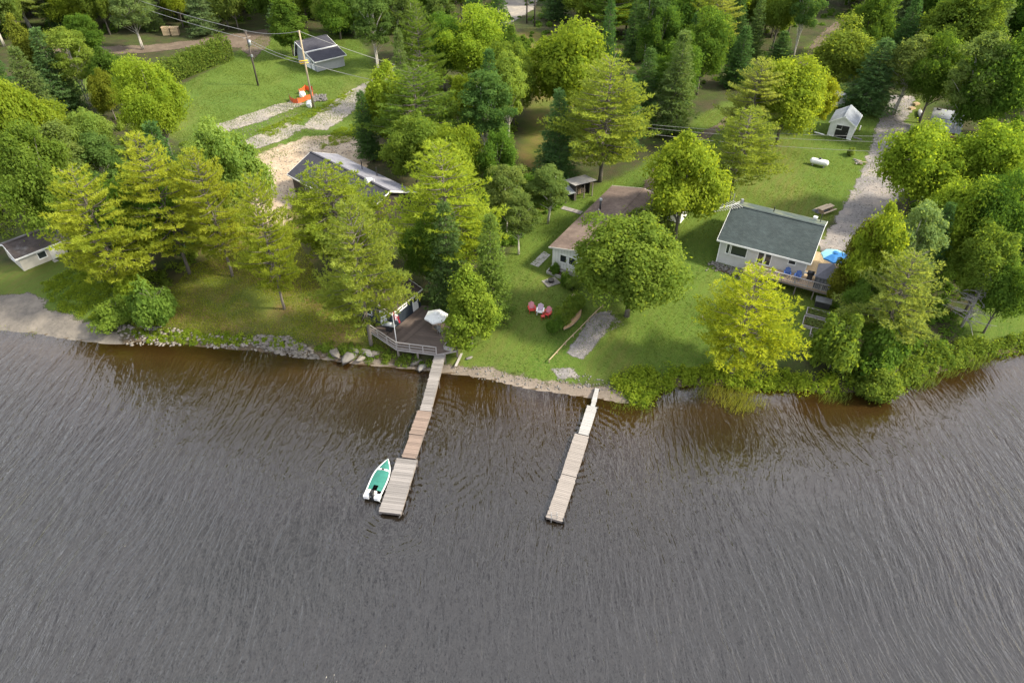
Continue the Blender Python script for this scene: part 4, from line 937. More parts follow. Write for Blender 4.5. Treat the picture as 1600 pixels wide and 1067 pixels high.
# brown-roofed cottage: low roof, long side running away from the camera
ZB = gz(12, 75) + .1; EZ = ZB + 2.75
fl = P(857.5, 386.5, EZ); bl = P(956, 291, EZ)
d = (bl - fl)[:2]; Dp = float(np.hypot(*d)); d /= Dp; e_ = np.array([d[1], -d[0]]); BW = 8.6
ov = .35; o0 = fl[:2] + d * ov + e_ * ov; a = math.atan2(e_[1], e_[0]); Dp -= 2 * ov
root = empty('cottage', (o0[0], o0[1], ZB), a, 'white cottage with low brown shingle roof behind the big round maple', 'cottage')
gable(root, BW, Dp, 2.75, .75, 'siding_vertical_white', 'shingle_brown', over=ov, along='y', fas='paint_offwhite')
dm = (BW, Dp)
for u in (1.55, 2.75): opening(root, 'f', u, 1.55, .8, .95, dm)
opening(root, 'f', 6.0, 1.5, 1.6, 1.1, dm, cols=2); opening(root, 'l', Dp * .25, 1.5, 1.0, 1.0, dm); opening(root, 'l', Dp * .55, 1.25, .9, 2.0, dm, 'halfdoor'); opening(root, 'r', Dp * .5, 1.5, 1.2, 1.0, dm)
bar('foundation', 'concrete', root, (BW / 2, -.05, -.25), (BW + .1, .2, .7)); 
ch = MB().tube([(1.3, Dp * .60, 2.9), (1.3, Dp * .60, 4.55)], .13, 10).build('chimney', 'metal_dark', root, True); MB().tube([(1.3, Dp * .60, 4.5), (1.3, Dp * .60, 4.72)], [.24, .2], 10).build('chimney_cap', 'steel_pale', ch)
MB().tube([(1.3, Dp * .60, 2.9), (1.3, Dp * .60, 3.15)], [.28, .2], 10).build('flashing', 'paint_offwhite', ch)
for k, yy in ((6.6, .62), (7.1, .8)): MB().tube([(k, Dp * yy, 3.0), (k, Dp * yy, 3.75)], .08, 8).build('vent_pipe', 'metal_dark', root)
MB().box((5.2, Dp * .37, 3.35), (.35, .35, .25)).build('roof_vent', 'paint_offwhite', root)
# its rear wing showing past the corner
w0 = rotpt(o0, o0 + e_, BW - 2.6, Dp + .1); wg = empty('cottage_wing', (w0[0], w0[1], ZB), a, 'brown-roofed rear wing behind the brown-roofed cottage', 'cottage')
gable(wg, 4.2, 3.2, 2.6, .6, 'siding_vertical_white', 'shingle_brown', over=.3, along='y', fas='paint_offwhite')
opening(wg, 'r', 1.6, 1.4, .9, .9, (4.2, 3.2))
# planter and paving by its front left corner
pl = empty('stone_planter', G(868, 428), a, 'low grey stone planter at the corner of the white front wall', 'planter')
for c, d_ in (((0, -.5, .15), (2.0, .15, .4)), ((0, .5, .15), (2.0, .15, .4)), ((-1.0, 0, .15), (.15, .85, .4)), ((1.0, 0, .15), (.15, .85, .4))): bar('planter_wall', 'concrete', pl, c, d_)
bar('soil', 'soil', pl, (0, 0, .1), (1.8, .8, .3))
pv = empty('paving', G(850, 405), a + math.pi / 2, 'grey paved strip along the left corner of the brown-roofed cottage', 'paving')
for i in range(5):
    for j in range(2): bar('paving_slab', 'concrete', pv, (-1.6 + i * .82, j * .6, .0 + .02 * ((i + j) % 2)), (.78, .56, .12))
wk = empty('boardwalk', G(893, 329), a, 'short grey board walkway leading to the side of the brown-roofed cottage', 'walkway')
for i in range(9): bar('board', 'wood_dock_grey', wk, (-1.3 + i * .34, 0, .06), (.31, .9, .06))
# fire pit on a slab
fp = empty('fire_pit', G(861, 441), .5, 'black round fire pit on pale stone slabs in the lawn', 'fire pit')
for i in range(3):
    for j in range(3): bar('slab', 'stone_pale', fp, (-.62 + i * .62, -.5 + j * .5, .02), (.6, .48, .08))
MB().tube([(0, 0, .06), (0, 0, .42), (0, 0, .45)], [.32, .38, .30], 14).build('bowl', 'plastic_black', fp); MB().tube([(0, 0, .40), (0, 0, .44)], .25, 10).build('ash', 'soil', fp)
# three lawn chairs
for px, py, rz, m_, bk, lb in ((831, 487, R(8), 'paint_red', 'paint_pink', 'red garden chair on the lawn, leftmost of the row of three'), (844, 490, R(-8), 'paint_white', 'paint_lilac', 'pale lilac garden chair between the two red ones'),
                           (855, 494, R(-30), 'paint_red', 'paint_pink', 'red garden chair on the lawn, nearest the clipped bushes')):
    adirondack(G(px, py), rz, m_, lb, bk, 1.12)
g = G(848, 498); st = empty('side_table', g, .3, 'tiny red side table between the lawn chairs', 'table')
bar('table_top', 'paint_red', st, (0, 0, .42), (.42, .42, .03))
for sx in (-1, 1):
    for sy in (-1, 1): bar('leg', 'paint_red', st, (sx * .16, sy * .16, .2), (.04, .04, .42))
# clipped bush row, canoe, bench, rope fence
cn = np.array(G(866, 512)); 
for i, (px, py) in enumerate(((867, 518), (876, 509), (884, 500), (892, 492), (901, 481))):
    p_ = G(px, py); plant('shrub', p_, 2.1, 2.3, 'g' if i else 'd', ['first', 'second', 'third', 'fourth', 'fifth'][i] + ' clipped round bush of the row, counted from the water', 'row of clipped bushes by the canoe')
ca, cb = G(880, 518), G(909, 485); d = cb - ca; L = float(np.hypot(d[0], d[1]))
cn = empty('canoe', (ca + cb) / 2 + [0, 0, .02], math.atan2(d[1], d[0]), 'upturned tan canoe lying beside the clipped bushes', 'canoe')
mb = MB(); ns, nr = 18, 9
for i in range(ns + 1):
    u = i / ns * 2 - 1; hw = .46 * (1 - abs(u) ** 2.6) + .01; hh = .36 + .14 * abs(u) ** 3
    for j in range(nr):
        th = math.pi * j / (nr - 1); mb.v.append((u * L / 2 * .98, hw * math.cos(th), (.06 + .1 * abs(u) ** 3 * 0) + .40 * math.sin(th) ** .8 * (1 - .25 * abs(u) ** 4)))
for i in range(ns):
    for j in range(nr - 1): k = i * nr + j; mb.f.append((k, k + 1, k + nr + 1, k + nr)); mb.m.append(0)
hull = mb.build('hull', 'canoe_tan', cn, True); MB().beam((-L / 2 * .9, 0, .455), (L / 2 * .9, 0, .455), .05, .03).build('keel', 'wood_tan', hull)
for s_ in (-1, 1): MB().tube([(u * L / 2, s_ * (.47 * (1 - abs(u) ** 2.6) + .01), .06) for u in np.linspace(-.97, .97, 14)], .025, 5).build('gunwale', 'wood_frame', cn)
bn = empty('bench', G(892, 471), math.atan2(d[1], d[0]), 'small wooden frame bench behind the clipped bushes', 'bench')
for s_ in (-1, 1): bar('leg', 'wood_tan', bn, (s_ * .9, 0, .22), (.08, .45, .45))
for j in range(3): bar('seat_board', 'wood_tan', bn, (0, -.17 + j * .17, .47), (2.1, .14, .04))
fa, fb = G(942, 481), G(858, 567); rf = empty('rail_fence', fa, 0, 'low wooden rail fence running down the lawn to the water', 'fence')
pts_ = [fa + (fb - fa) * i / 7 for i in range(8)]
pts_ = [np.array([p[0], p[1], gz(p[0], p[1])]) - fa for p in pts_]
for p in pts_: bar('post', 'wood_tan', rf, (p[0], p[1], p[2] + .2), (.09, .09, .6))
for a_, b_ in zip(pts_[:-1], pts_[1:]): barp('rail', 'wood_tan', rf, a_ + [0, 0, .42], b_ + [0, 0, .42], .07, .08)
# woodshed behind the brown cottage
ws = empty('woodshed', G(905, 304), R(28), 'small dark wooden woodshed behind the brown-roofed cottage', 'shed')
for c, d_ in (((-1.5, 0, 1.0), (.08, 2.4, 2.1)), ((0, 1.2, 1.0), (3.0, .08, 2.1)), ((1.5, .4, 1.0), (.08, 1.5, 2.1))): bar('wall_panel', 'siding_dark_wood', ws, c, d_)
MB().box(None, (3.6, 3.0, .08), M=Matrix.Translation((0, 0, 2.25)) @ Matrix.Rotation(R(-9), 4, 'X')).build('roof', 'wood_rail_grey', ws)
for s_ in (-1.4, 0, 1.4): bar('post', 'wood_frame', ws, (s_, -1.2, 1.0), (.12, .12, 2.0))
for i in range(26): MB().tube([(-1.2 + (i % 9) * .29, .1, .15 + (i // 9) * .26), (-1.2 + (i % 9) * .29, 1.0, .15 + (i // 9) * .26)], .125, 7).build('log', 'wood_tan' if i % 3 else 'wood_frame', ws)
lt = empty('lean_to', G(886, 312), R(28), 'small lean-to shelter with pale roof left of the woodshed', 'shed')
MB().box(None, (1.6, 2.0, .07), M=Matrix.Translation((0, 0, 1.5)) @ Matrix.Rotation(R(10), 4, 'X')).build('roof', 'steel_pale', lt)
for sx in (-.7, .7):
    for sy in (-.8, .8): bar('post', 'wood_frame', lt, (sx, sy, .7), (.1, .1, 1.4))

# white shed
g = G(1316, 218); ZS = g[2]; c0 = G(1292, 211); c1 = G(1329, 219)
a, L = frame_of(c0, c1); ws_ = empty('garden_shed', (c0[0], c0[1], ZS), a, 'small white garden shed with grey gable roof beside the driveway', 'shed'); SD = 5.2
gable(ws_, L, SD, 2.35, 1.15, 'siding_white', 'shingle_midgrey', over=.25, along='y')
opening(ws_, 'f', L * .55, 1.05, L * .52, 2.05, (L, SD), 'door', 'plastic_black'); opening(ws_, 'f', L * .40, 1.75, .75, .6, (L, SD), cols=3); opening(ws_, 'r', SD * .3, 1.4, .6, .7, (L, SD)); 
bar('sill_board', 'paint_white', ws_, (L / 2, -.06, -.02), (L + .1, .1, .14))
hr = empty('hose_reel', rotpt(c0, c1, L + .6, SD * .85) + [0, 0, ZS], a, 'round hose reel behind the right corner of the white shed', 'hose reel')
mb = MB(); mb.tube([(0, .4 * math.cos(t_), .55 + .4 * math.sin(t_)) for t_ in np.linspace(0, 6.283, 17)], .07, 6, cap=False); mb.build('hose', 'paint_offwhite', hr, True); bar('stand', 'metal_dark', hr, (0, 0, .3), (.08, .5, .6))
for i, (px, py) in enumerate(((1337, 216), (1343, 218))):
    q = empty('stepping_stone', G(px, py), a, ['pale stepping stone nearest the white shed', 'pale stepping stone one step away from the white shed'][i], 'stone'); bar('slab', 'stone_pale', q, (0, 0, .04), (.75, .5, .12))
rk = empty('ramp', G(1288, 211), a + R(-170), 'white ramp board leaning at the left corner of the white shed', 'ramp'); barp('board', 'paint_white', rk, (0, 0, .05), (1.6, 0, .25), .35, .05); barp('support', 'paint_white', rk, (1.3, 0, .0), (1.3, 0, .22), .1, .1)
# propane tank
p0, p1 = G(1264, 256), G(1293, 263); d = p1 - p0; L = float(np.hypot(d[0], d[1])); tk = empty('propane_tank', (p0 + p1) / 2, math.atan2(d[1], d[0]), 'long white propane tank lying on the lawn', 'tank')
xs = np.concatenate([[-L / 2], -L / 2 + .35 * (1 - np.cos(np.linspace(.3, 1.57, 5)))]); xs = np.concatenate([xs, -xs[::-1]]); rs = [.46 * math.sqrt(max(.02, 1 - max(0, (abs(x) - (L / 2 - .38)) / .38) ** 2)) for x in xs]
MB().tube([(x, 0, .68) for x in xs], rs, 18).build('body', 'paint_white', tk, True); MB().tube([(0, 0, 1.1), (0, 0, 1.34)], .17, 12).build('valve_dome', 'metal_dark', tk)
for x in (-L * .3, L * .3):
    for y in (-.25, .25): bar('foot', 'concrete', tk, (x, y, .12), (.18, .14, .32))
# log pile and pallet on the lawn
lp = empty('log_pile', G(1341, 254), .3, 'small heap of grey logs on the lawn near the driveway edge', 'logs')
for i in range(7): c = rg2.uniform(-.5, .5, 2); an = rg2.uniform(0, 3.1); MB().tube([(c[0] - .6 * math.cos(an), c[1] - .6 * math.sin(an), .12 + .1 * (i // 3)), (c[0] + .6 * math.cos(an), c[1] + .6 * math.sin(an), .15 + .1 * (i // 3))], [.09, .06], 6).build('log', 'wood_dock_tan' if i % 2 else 'wood_rail_grey', lp)
wt = empty('picnic_table', G(1289, 331), a + R(62), 'pale wooden table with bench beside a dark mat behind the green roof', 'table')
for j in range(5): bar('top_board', 'wood_dock_tan', wt, (0, -.32 + j * .16, .75), (2.6, .14, .045))
for s_ in (-1, 1):
    bar('leg', 'wood_tan', wt, (s_ * .95, 0, .37), (.1, .7, .74)); bar('bench_board', 'wood_dock_tan', wt, (0, s_ * .75, .45), (2.6, .25, .045)); bar('bench_support', 'wood_tan', wt, (s_ * .95, 0, .4), (.08, 1.6, .08))
mt_ = empty('mat', G(1282, 329), a + R(62), 'dark grey mat on the lawn beside the wooden table', 'mat'); MB().box((0, 0, .03), (2.2, 1.2, .06)).build('mat_sheet', 'canvas_grey', mt_); bar('mat_edge', 'metal_grey', mt_, (0, .62, .04), (2.2, .05, .08))
# metal-roofed shed
c0 = G(1444, 221); a = R(-30)
ms_ = empty('shed', (c0[0], c0[1], c0[2]), a, 'red-walled shed with ribbed metal roof beside the driveway', 'shed')
MW, MD = 4.3, 6.6; MB().prism([(0, 0), (MW, 0), (MW, MD), (0, MD)], -.4, 2.2).build('wall', 'siding_red', ms_)
for j, (y0, y1, mt2) in enumerate(((-.4, 2.2, 'metal_ribbed'), (2.2, 3.6, 'metal_ribbed'), (3.6, 6.9, 'metal_grey'))):
    z0, z1 = 2.3 + j * .06 + y0 * .12, 2.3 + j * .06 + y1 * .12
    MB().beam((MW / 2, y0, z0), (MW / 2, y1, z1), MW + .5, .07).build('roof_sheet', mt2, ms_)
opening(ms_, 'f', 2.0, 1.0, 1.4, 1.9, (MW, MD), 'door', 'siding_dark_wood'); opening(ms_, 'l', 3.0, 1.3, .8, .7, (MW, MD))
q = empty('tyre', rotpt(c0, c0 + np.array([math.cos(a), math.sin(a), 0]), .6, 6.6) + [0, 0, c0[2] + 3.2], 0, 'old tyre lying on the back of the metal roof', 'tyre')
mb = MB(); mb.tube([(.3 * math.cos(t_), .3 * math.sin(t_), .1) for t_ in np.linspace(0, 6.283, 15)], .1, 7, cap=False); mb.build('tread', 'plastic_black', q, True); MB().tube([(0, 0, .06), (0, 0, .13)], .2, 12).build('hub', 'metal_grey', q)
for i, (px, py, lb) in enumerate(((1425, 171, 'pile of split orange firewood, further from the metal-roofed shed'), (1432, 164, 'pile of split orange firewood at the back under the birch'))):
    q = empty('firewood_pile', G(px, py), .5, lb, 'firewood')
    for k in range(9): MB().tube([(-.6 + (k % 5) * .28, -.3, .12 + (k // 5) * .2), (-.6 + (k % 5) * .28, .3, .12 + (k // 5) * .2)], .12, 6).build('log', 'wood_new', q)
bt = empty('canoe', G(1437, 180), R(70), 'white narrow boat on the ground behind the metal-roofed shed', 'boat')
MB().tube([(x, 0, .3) for x in np.linspace(-1.9, 1.9, 9)], [.05, .22, .32, .36, .38, .36, .32, .22, .05], 10).build('hull', 'paint_offwhite', bt, True); MB().beam((-1.5, 0, .66), (1.5, 0, .66), .06, .05).build('keel', 'wood_rail_grey', bt)
pk = empty('plywood_sheet', G(1432, 212), .1, 'orange-brown plywood sheet lying in front of the red shed', 'plywood'); MB().box((0, 0, .06), (2.4, 1.6, .05)).build('panel', 'wood_tan', pk); bar('batten', 'wood_frame', pk, (0, 0, .02), (2.4, .1, .06))
# white tarp-covered thing behind the golden tree
g = G(1294, 168); cv = empty('camper', g, R(20), 'white camper trailer roof showing behind the golden tree', 'camper')
MB().box((0, 0, 1.35), (5.0, 2.2, 1.9)).build('body', 'paint_white', cv); MB().box((0, 0, 2.33), (5.1, 2.3, .1)).build('roof', 'paint_white', cv); MB().box((.5, -1.12, 1.6), (1.0, .04, .6)).build('window', 'glass_dark', cv)
for s_ in (-1, 1): MB().tube([(0, s_ * 1.0 - .1, .35), (0, s_ * 1.0 + .1, .35)], .35, 14).build('wheel', 'plastic_black', cv)
g = G(1368, 372); wr = empty('water_barrel', g, 0, 'white barrel beside the driveway under the yellow-green tree', 'barrel')
MB().tube([(0, 0, 0), (0, 0, .5), (0, 0, 1.0)], [.38, .45, .38], 14).build('body', 'paint_white', wr, True); MB().tube([(0, 0, 1.0), (0, 0, 1.05)], .4, 14).build('lid', 'paint_white', wr)

# charcoal garage, upper left
g0 = G(496, 114); ZA = g0[2]; c0 = G(496, 113); c1 = G(539, 103)
a, L = frame_of(c0, c1); ga = empty('garage', (c0[0], c0[1], ZA), a, 'grey garage with dark charcoal roof on the upper left lawn', 'garage'); GAW, GAD = L, 8.0
gable(ga, GAW, GAD, 2.1, 2.1, 'siding_grey', 'shingle_charcoal', over=.45, along='x', ridge=.88)
opening(ga, 'l', GAD * .5, 1.0, 2.6, 1.95, (GAW, GAD), 'door', 'paint_white'); opening(ga, 'l', GAD * .82, 1.1, .9, 2.0, (GAW, GAD), 'halfdoor'); opening(ga, 'r', 3, 1.4, .9, .8, (GAW, GAD))
bar('verge_board', 'paint_white', ga, (GAW / 2, GAD * .36, 2.1 + 2.1 * .36 / .88 + .26), (GAW + .9, .16, .2))
# long grey-roofed house half hidden by pines
ZH = gz(-18, 92); c0 = P(455, 272, ZH + 3.2); c1 = P(578, 338, ZH + 3.2)
a, L = frame_of(c0, c1); gh = empty('house', (c0[0], c0[1], ZH), a, 'long house with grey shingle roof half hidden by pines', 'house'); HW, HD = L - 1.0, 8.0
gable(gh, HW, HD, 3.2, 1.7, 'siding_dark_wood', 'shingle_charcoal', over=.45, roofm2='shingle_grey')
opening(gh, 'f', 4, 1.6, 1.6, 1.2, (HW, HD), cols=2); opening(gh, 'f', 9, 1.3, 1.0, 2.1, (HW, HD), 'halfdoor'); opening(gh, 'l', 4, 1.6, 1.4, 1.1, (HW, HD), cols=2); opening(gh, 'b', 5, 1.6, 1.4, 1.1, (HW, HD), cols=2)
for u in (.42, .62): MB().tube([(HW * u, HD * .9, 3.6), (HW * u, HD * .9, 5.0)], .07, 8).build('vent_pipe', 'plastic_black', gh)
dsh = MB(); dsh.tube([(HW * .8, HD * .56, 4.9), (HW * .8, HD * .56, 5.3)], .04, 6); dsh.tube([(HW * .8, HD * .52, 5.4), (HW * .8, HD * .40, 5.5)], [.12, .42], 14); dsh.build('satellite_dish', 'paint_white', gh)
# small cottage at the left edge
ZL = gz(-52, 70); c0 = G(38, 424); c1 = G(106, 394)
a, L = frame_of(c0, c1); lc = empty('cottage', (c0[0], c0[1], ZL), a, 'small white cottage with dark mottled roof at the left edge', 'cottage')
gable(lc, L, 4.8, 2.2, .9, 'paint_beige', 'shingle_mottled', over=.35, along='x', roofm2='shingle_mottled'); dm = (L, 4.8)
opening(lc, 'f', L * .48, 1.35, .9, .8, dm); opening(lc, 'f', L * .72, 1.0, .85, 1.9, dm, 'door', 'paint_offwhite'); opening(lc, 'l', 2.4, 1.3, .9, .8, dm)
bar('step', 'concrete', lc, (L * .72, -.5, .1), (1.2, .8, .25)); bar('skirt_board', 'paint_white', lc, (L * .45, -.05, .0), (L * .9, .09, .16))

# ------------------------------------------------------------------ boathouse, its deck and flag
ZD = 1.75
A_ = P(613.8, 489.6, ZD + 2.25); B_ = P(660.5, 451.5, ZD + 2.25)
d = (B_ - A_)[:2]; BL = float(np.hypot(*d)); d /= BL; n_ = np.array([-d[1], d[0]]); BWd = 5.4
o0 = A_[:2] + n_ * BWd; a = math.atan2(-n_[1], -n_[0])           # local x runs towards the deck, y away from the water
bh = empty('boathouse', (o0[0], o0[1], ZD), a, 'dark navy boathouse with dark brown roof behind the lakeside deck', 'boathouse')
gable(bh, BWd - .25, BL - .3, 2.25, .85, 'paint_navy', 'shingle_darkbrown', over=.25, along='y', fas='paint_offwhite', base=-1.2); dm = (BWd - .25, BL - .3)
opening(bh, 'f', 3.9, 1.0, .95, 1.95, dm, 'door', 'paint_white'); opening(bh, 'f', 1.5, 1.2, 1.3, .9, dm, cols=2)
opening(bh, 'r', (BL - .3) * .30, 1.85, 2.0, .32, dm, cols=3); opening(bh, 'r', (BL - .3) * .80, 1.02, .95, 2.0, dm, 'halfdoor', 'paint_white'); opening(bh, 'l', 3, 1.3, 1.0, .8, dm)
dkb = empty('deck', (o0[0], o0[1], ZD), a, 'dark plank deck with pale railing in front of the boathouse', 'deck')
LB = lambda px, py: loc_of(dkb, P(px, py, ZD))[:2]
q1, q2, q3, q4, q5 = LB(576, 516), LB(620, 545), LB(682, 553), LB(713, 547), LB(722, 505)
xw = BWd - .2
outline = [q1, q2, q3, q4, q5, (LB(700, 478)[0], LB(700, 478)[1]), (xw, BL + .5)]
rightp = [(xw, max(q2[1], -9)), q3, q4, q5, LB(705, 482), (xw, BL - .3)]
def hull2(pts):
    pts = sorted(set((round(p[0], 4), round(p[1], 4)) for p in pts)); 
    def half(ps):
        h_ = []
        for p in ps:
            while len(h_) > 1 and (h_[-1][0] - h_[-2][0]) * (p[1] - h_[-2][1]) - (h_[-1][1] - h_[-2][1]) * (p[0] - h_[-2][0]) <= 0: h_.pop()
            h_.append(p)
        return h_
    l_, u_ = half(pts), half(pts[::-1]); return l_[:-1] + u_[:-1]
whole = hull2([q1, q2, q3, q4, q5, LB(705, 482), (xw, BL - .3), (xw, -.3)])
nx = np.array([1.0, 0.0]); ny = np.array([0.0, 1.0])
left_ = clip_half(clip_half(whole, nx, xw - .05), ny, -.35)             # boards before the front wall
mid_ = clip_half(clip_half(whole, -nx, -xw - .06), nx, xw + 2.6)
right_ = clip_half(whole, -nx, -xw - 2.62)
if len(left_) > 2: decking(dkb, left_, 0, 0, 'wood_deck_dark', .15)
decking(dkb, mid_, math.pi / 2, 0, 'wood_deck_dark', .15)
if len(right_) > 2: decking(dkb, right_, R(20), 0, 'wood_deck_dark', .15)
railing(dkb, [q1, q2, q3], 0, .9, 1.55, 'wood_rail_grey', None, 1)
for p in (q1, q2, q3, q4, (q3[0] * .5 + q2[0] * .5, q3[1] * .5 + q2[1] * .5)): bar('support_post', 'wood_frame', dkb, (p[0], p[1] + .12, -1.0), (.16, .16, 1.9))
for p, q_ in ((q1, q2), (q2, q3), (q3, q4)): barp('rim_board', 'wood_rail_grey', dkb, (p[0], p[1], -.15), (q_[0], q_[1], -.15), .05, .22)
g = P(703, 544, ZD); pb = empty('planter_box', g, a + R(8), 'square wooden planter box at the deck corner beside the gangway', 'planter')
for c, d_ in (((0, -.45, .3), (1.0, .08, .55)), ((0, .45, .3), (1.0, .08, .55)), ((-.46, 0, .3), (.08, .82, .55)), ((.46, 0, .3), (.08, .82, .55))): bar('side_board', 'wood_rail_grey', pb, c, d_)
bar('soil', 'soil', pb, (0, 0, .25), (.84, .82, .4))
# hexagonal white parasol, barbecue, flagpole
parasol(P(683, 511, ZD), 1.35, 2.1, ['canvas_white'], 'white hexagonal parasol on the boathouse deck', 6)
q = empty('patio_chair', P(688, 521, ZD), .6, 'grey metal chair beside the white parasol', 'chair'); bar('seat', 'metal_grey', q, (0, 0, .42), (.45, .45, .04)); bar('backrest', 'metal_grey', q, (0, .22, .72), (.45, .04, .5))
for sx in (-1, 1):
    for sy in (-1, 1): bar('leg', 'metal_grey', q, (sx * .2, sy * .2, .2), (.03, .03, .42))
q = empty('barbecue', P(609, 517, ZD), a + R(20), 'grey barbecue with side shelves at the boathouse deck railing', 'barbecue')
MB().box((0, 0, .45), (.7, .5, .75)).build('cabinet', 'plastic_black', q); MB().tube([(-.36, 0, .95), (.36, 0, .95)], .27, 12).build('hood', 'steel_pale', q, True)
for s_ in (-1, 1): bar('side_shelf', 'steel_pale', q, (s_ * .58, 0, .82), (.42, .45, .03))
for s_ in (-1, 1): bar('leg', 'metal_dark', q, (s_ * .3, -.2, .05), (.05, .05, .1))
g = G(621.5, 549); fp_ = empty('flagpole', g, 0, 'white flagpole with limp red and white flag at the boathouse deck', 'flagpole')
pt, fh, _x = treept(613, 486, 549); 
MB().tube([(0, 0, -.3), (0, 0, fh)], [.055, .035], 8).build('pole', 'paint_white', fp_, True); MB().tube([(0, 0, fh), (0, 0, fh + .12)], [.07, .02], 8).build('finial', 'steel_pale', fp_)
def flag_part(x0, x1, name, mat, off=0.0):
    mb = MB(); nu, nv = 8, 10; top = fh - .15
    for i in range(nu + 1):
        u = x0 + (x1 - x0) * i / nu
        for j in range(nv + 1):
            v = j / nv
            mb.v.append((.05 + u * .62 + .04 * math.sin(v * 7 + u * 9), -off + .10 * math.sin(u * 11 + v * 2.2), top - v * .85 - u * .55 - .1 * u * v))
    for i in range(nu):
        for j in range(nv): k = i * (nv + 1) + j; mb.f.append((k, k + nv + 1, k + nv + 2, k + 1)); mb.m.append(0)
    return mb.build(name, mat, fp_, True)
f0 = flag_part(0, .25, 'flag_band', 'flag_red'); f1 = flag_part(.25, .75, 'flag_field', 'canvas_white'); flag_part(.75, 1, 'flag_band', 'flag_red')
leafp = [(0, .5), (.09, .33), (.19, .38), (.15, .13), (.27, .25), (.30, .17), (.45, .19), (.40, .06), (.47, .02), (.24, -.18), (.27, -.27), (.03, -.23), (.03, -.45)]
leafp = leafp + [(-x, y) for x, y in leafp[::-1][:-1]]
def flag_xyz(u, v, off): return (.05 + u * .62 + .04 * math.sin(v * 7 + u * 9), -off + .10 * math.sin(u * 11 + v * 2.2), fh - .15 - v * .85 - u * .55 - .1 * u * v)
for s_ in (.012, -.012):
    mb = MB(); c0 = flag_xyz(.5, .5, s_)
    pts = [flag_xyz(.5 + x * .42, .5 - y * .8, s_) for x, y in leafp]
    for i in range(len(pts)): mb.quad(c0, pts[i], pts[(i + 1) % len(pts)])
    mb.build('maple_leaf_emblem', 'flag_red', f1)

# ------------------------------------------------------------------ docks
def quad_boards(root, corners, z0, z1, mat, bw, name='plank', gap=.014, jitter=.03, seed=0):
    """boards across a straight dock section; corners: near-left, near-right, far-right, far-left in world"""
    r_ = np.random.default_rng(seed); c = [np.array(loc_of(root, (q[0], q[1], 0)))[:2] for q in corners]
    s = (c[0] + c[1]) / 2; e = (c[2] + c[3]) / 2; L = np.hypot(*(e - s)); n = int(L / bw); ang = math.atan2(*(e - s)[::-1]); w_ = (np.hypot(*(c[1] - c[0])) + np.hypot(*(c[2] - c[3]))) / 2
    sl = math.atan2(z1 - z0, L)
    for i in range(n):
        p = s + (e - s) * (i + .5) / n; z = z0 + (z1 - z0) * (i + .5) / n
        o_ = bar(name, mat, root, (p[0], p[1], z - .02 + r_.normal() * .004), (w_ + r_.normal() * jitter, L / n - gap, .045))
        o_.rotation_euler = (sl, 0, ang - math.pi / 2 + r_.normal() * .004)
    return s, e, ang, w_, L
def dock(sections, label, seed):
    o0 = sections[0][0][0]; rt = empty('dock', (o0[0], o0[1], 0), 0, label, 'dock')
    for k, (cor, z0, z1, mat, bw) in enumerate(sections):
        s, e, ang, w_, L = quad_boards(rt, cor, z0, z1, mat, bw, seed=seed + k)
        dv2 = (e - s) / L; nv2 = np.array([-dv2[1], dv2[0]])
        for sg in (-1, 1):
            p, q_ = s + nv2 * sg * (w_ / 2 - .04), e + nv2 * sg * (w_ / 2 - .04); barp('side_beam', 'wood_frame', rt, (p[0], p[1], z0 - .17), (q_[0], q_[1], z1 - .17), .07, .22)
        for x, zz in ((s + dv2 * .05, z0), (e - dv2 * .05, z1)): bar('end_beam', 'wood_frame', rt, (x[0], x[1], zz - .17), (w_ - .12, .06, .2), ang - math.pi / 2)
        for u in np.linspace(.06, .94, max(2, int(L / 3) + 1)):
            for sg in (-1, 1): p = s + (e - s) * u + nv2 * sg * (w_ / 2 + .03); zz = z0 + (z1 - z0) * u; bar('pile', 'metal_dark' if seed > 40 else 'wood_frame', rt, (p[0], p[1], zz - .95), (.08, .08, 2.0))
    return rt
def corners(pts, z): return [P(x, y, z) for x, y in pts]
D1 = dock([
    ([P(655, 641, .5), P(674.5, 642, .5), P(696, 551, 1.6), P(681, 550, 1.6)], .5, 1.6, 'wood_dock_grey', .19),
    (corners([(639, 677), (662.5, 680), (674, 642.5), (653, 641.5)], .48), .48, .48, 'wood_dock_brown', .19),
    (corners([(628, 713), (649.5, 717), (661.5, 681), (640.5, 678)], .46), .46, .46, 'wood_dock_brown', .19),
    (corners([(592, 798), (626, 804), (652, 719.5), (620.5, 714.5)], .52), .52, .52, 'wood_dock_grey', .20)], 'long dock with grey gangway running out from the boathouse deck', 20)
D2 = dock([
    ([P(923, 634, .42), P(929.5, 635.5, .42), P(937, 607, .55), P(929.5, 606, .55)], .42, .55, 'wood_dock_white', .3),
    (corners([(903.5, 677), (919.5, 680.5), (933.5, 636), (917.5, 633)], .40), .40, .40, 'wood_dock_white', .19),
    (corners([(877.3, 740), (900.5, 744.5), (921, 681.5), (897.5, 677.5)], .44), .44, .44, 'wood_dock_pale', .19),
    (corners([(853, 807.5), (878.3, 815), (900.5, 745.5), (877, 741)], .43), .43, .43, 'wood_dock_pale', .19)], 'short pale dock made of four sections right of the long dock', 60)
for px, py, z in ((855, 806, .43), (878, 813, .43)):
    p = loc_of(D2, P(px, py, z)); bar('bumper', 'plastic_black', D2, (p[0], p[1], .25), (.5, .12, .3), R(-20))
p = loc_of(D2, P(865.5, 804, .5)); MB().tube([(p[0] - .25, p[1], .44), (p[0] - .25, p[1], .85), (p[0] - .25, p[1] - .35, .85), (p[0] - .25, p[1] - .45, -.3)], .03, 6).tube([(p[0] + .25, p[1], .44), (p[0] + .25, p[1], .85), (p[0] + .25, p[1] - .35, .85), (p[0] + .25, p[1] - .45, -.3)], .03, 6).build('ladder', 'metal_grey', D2)
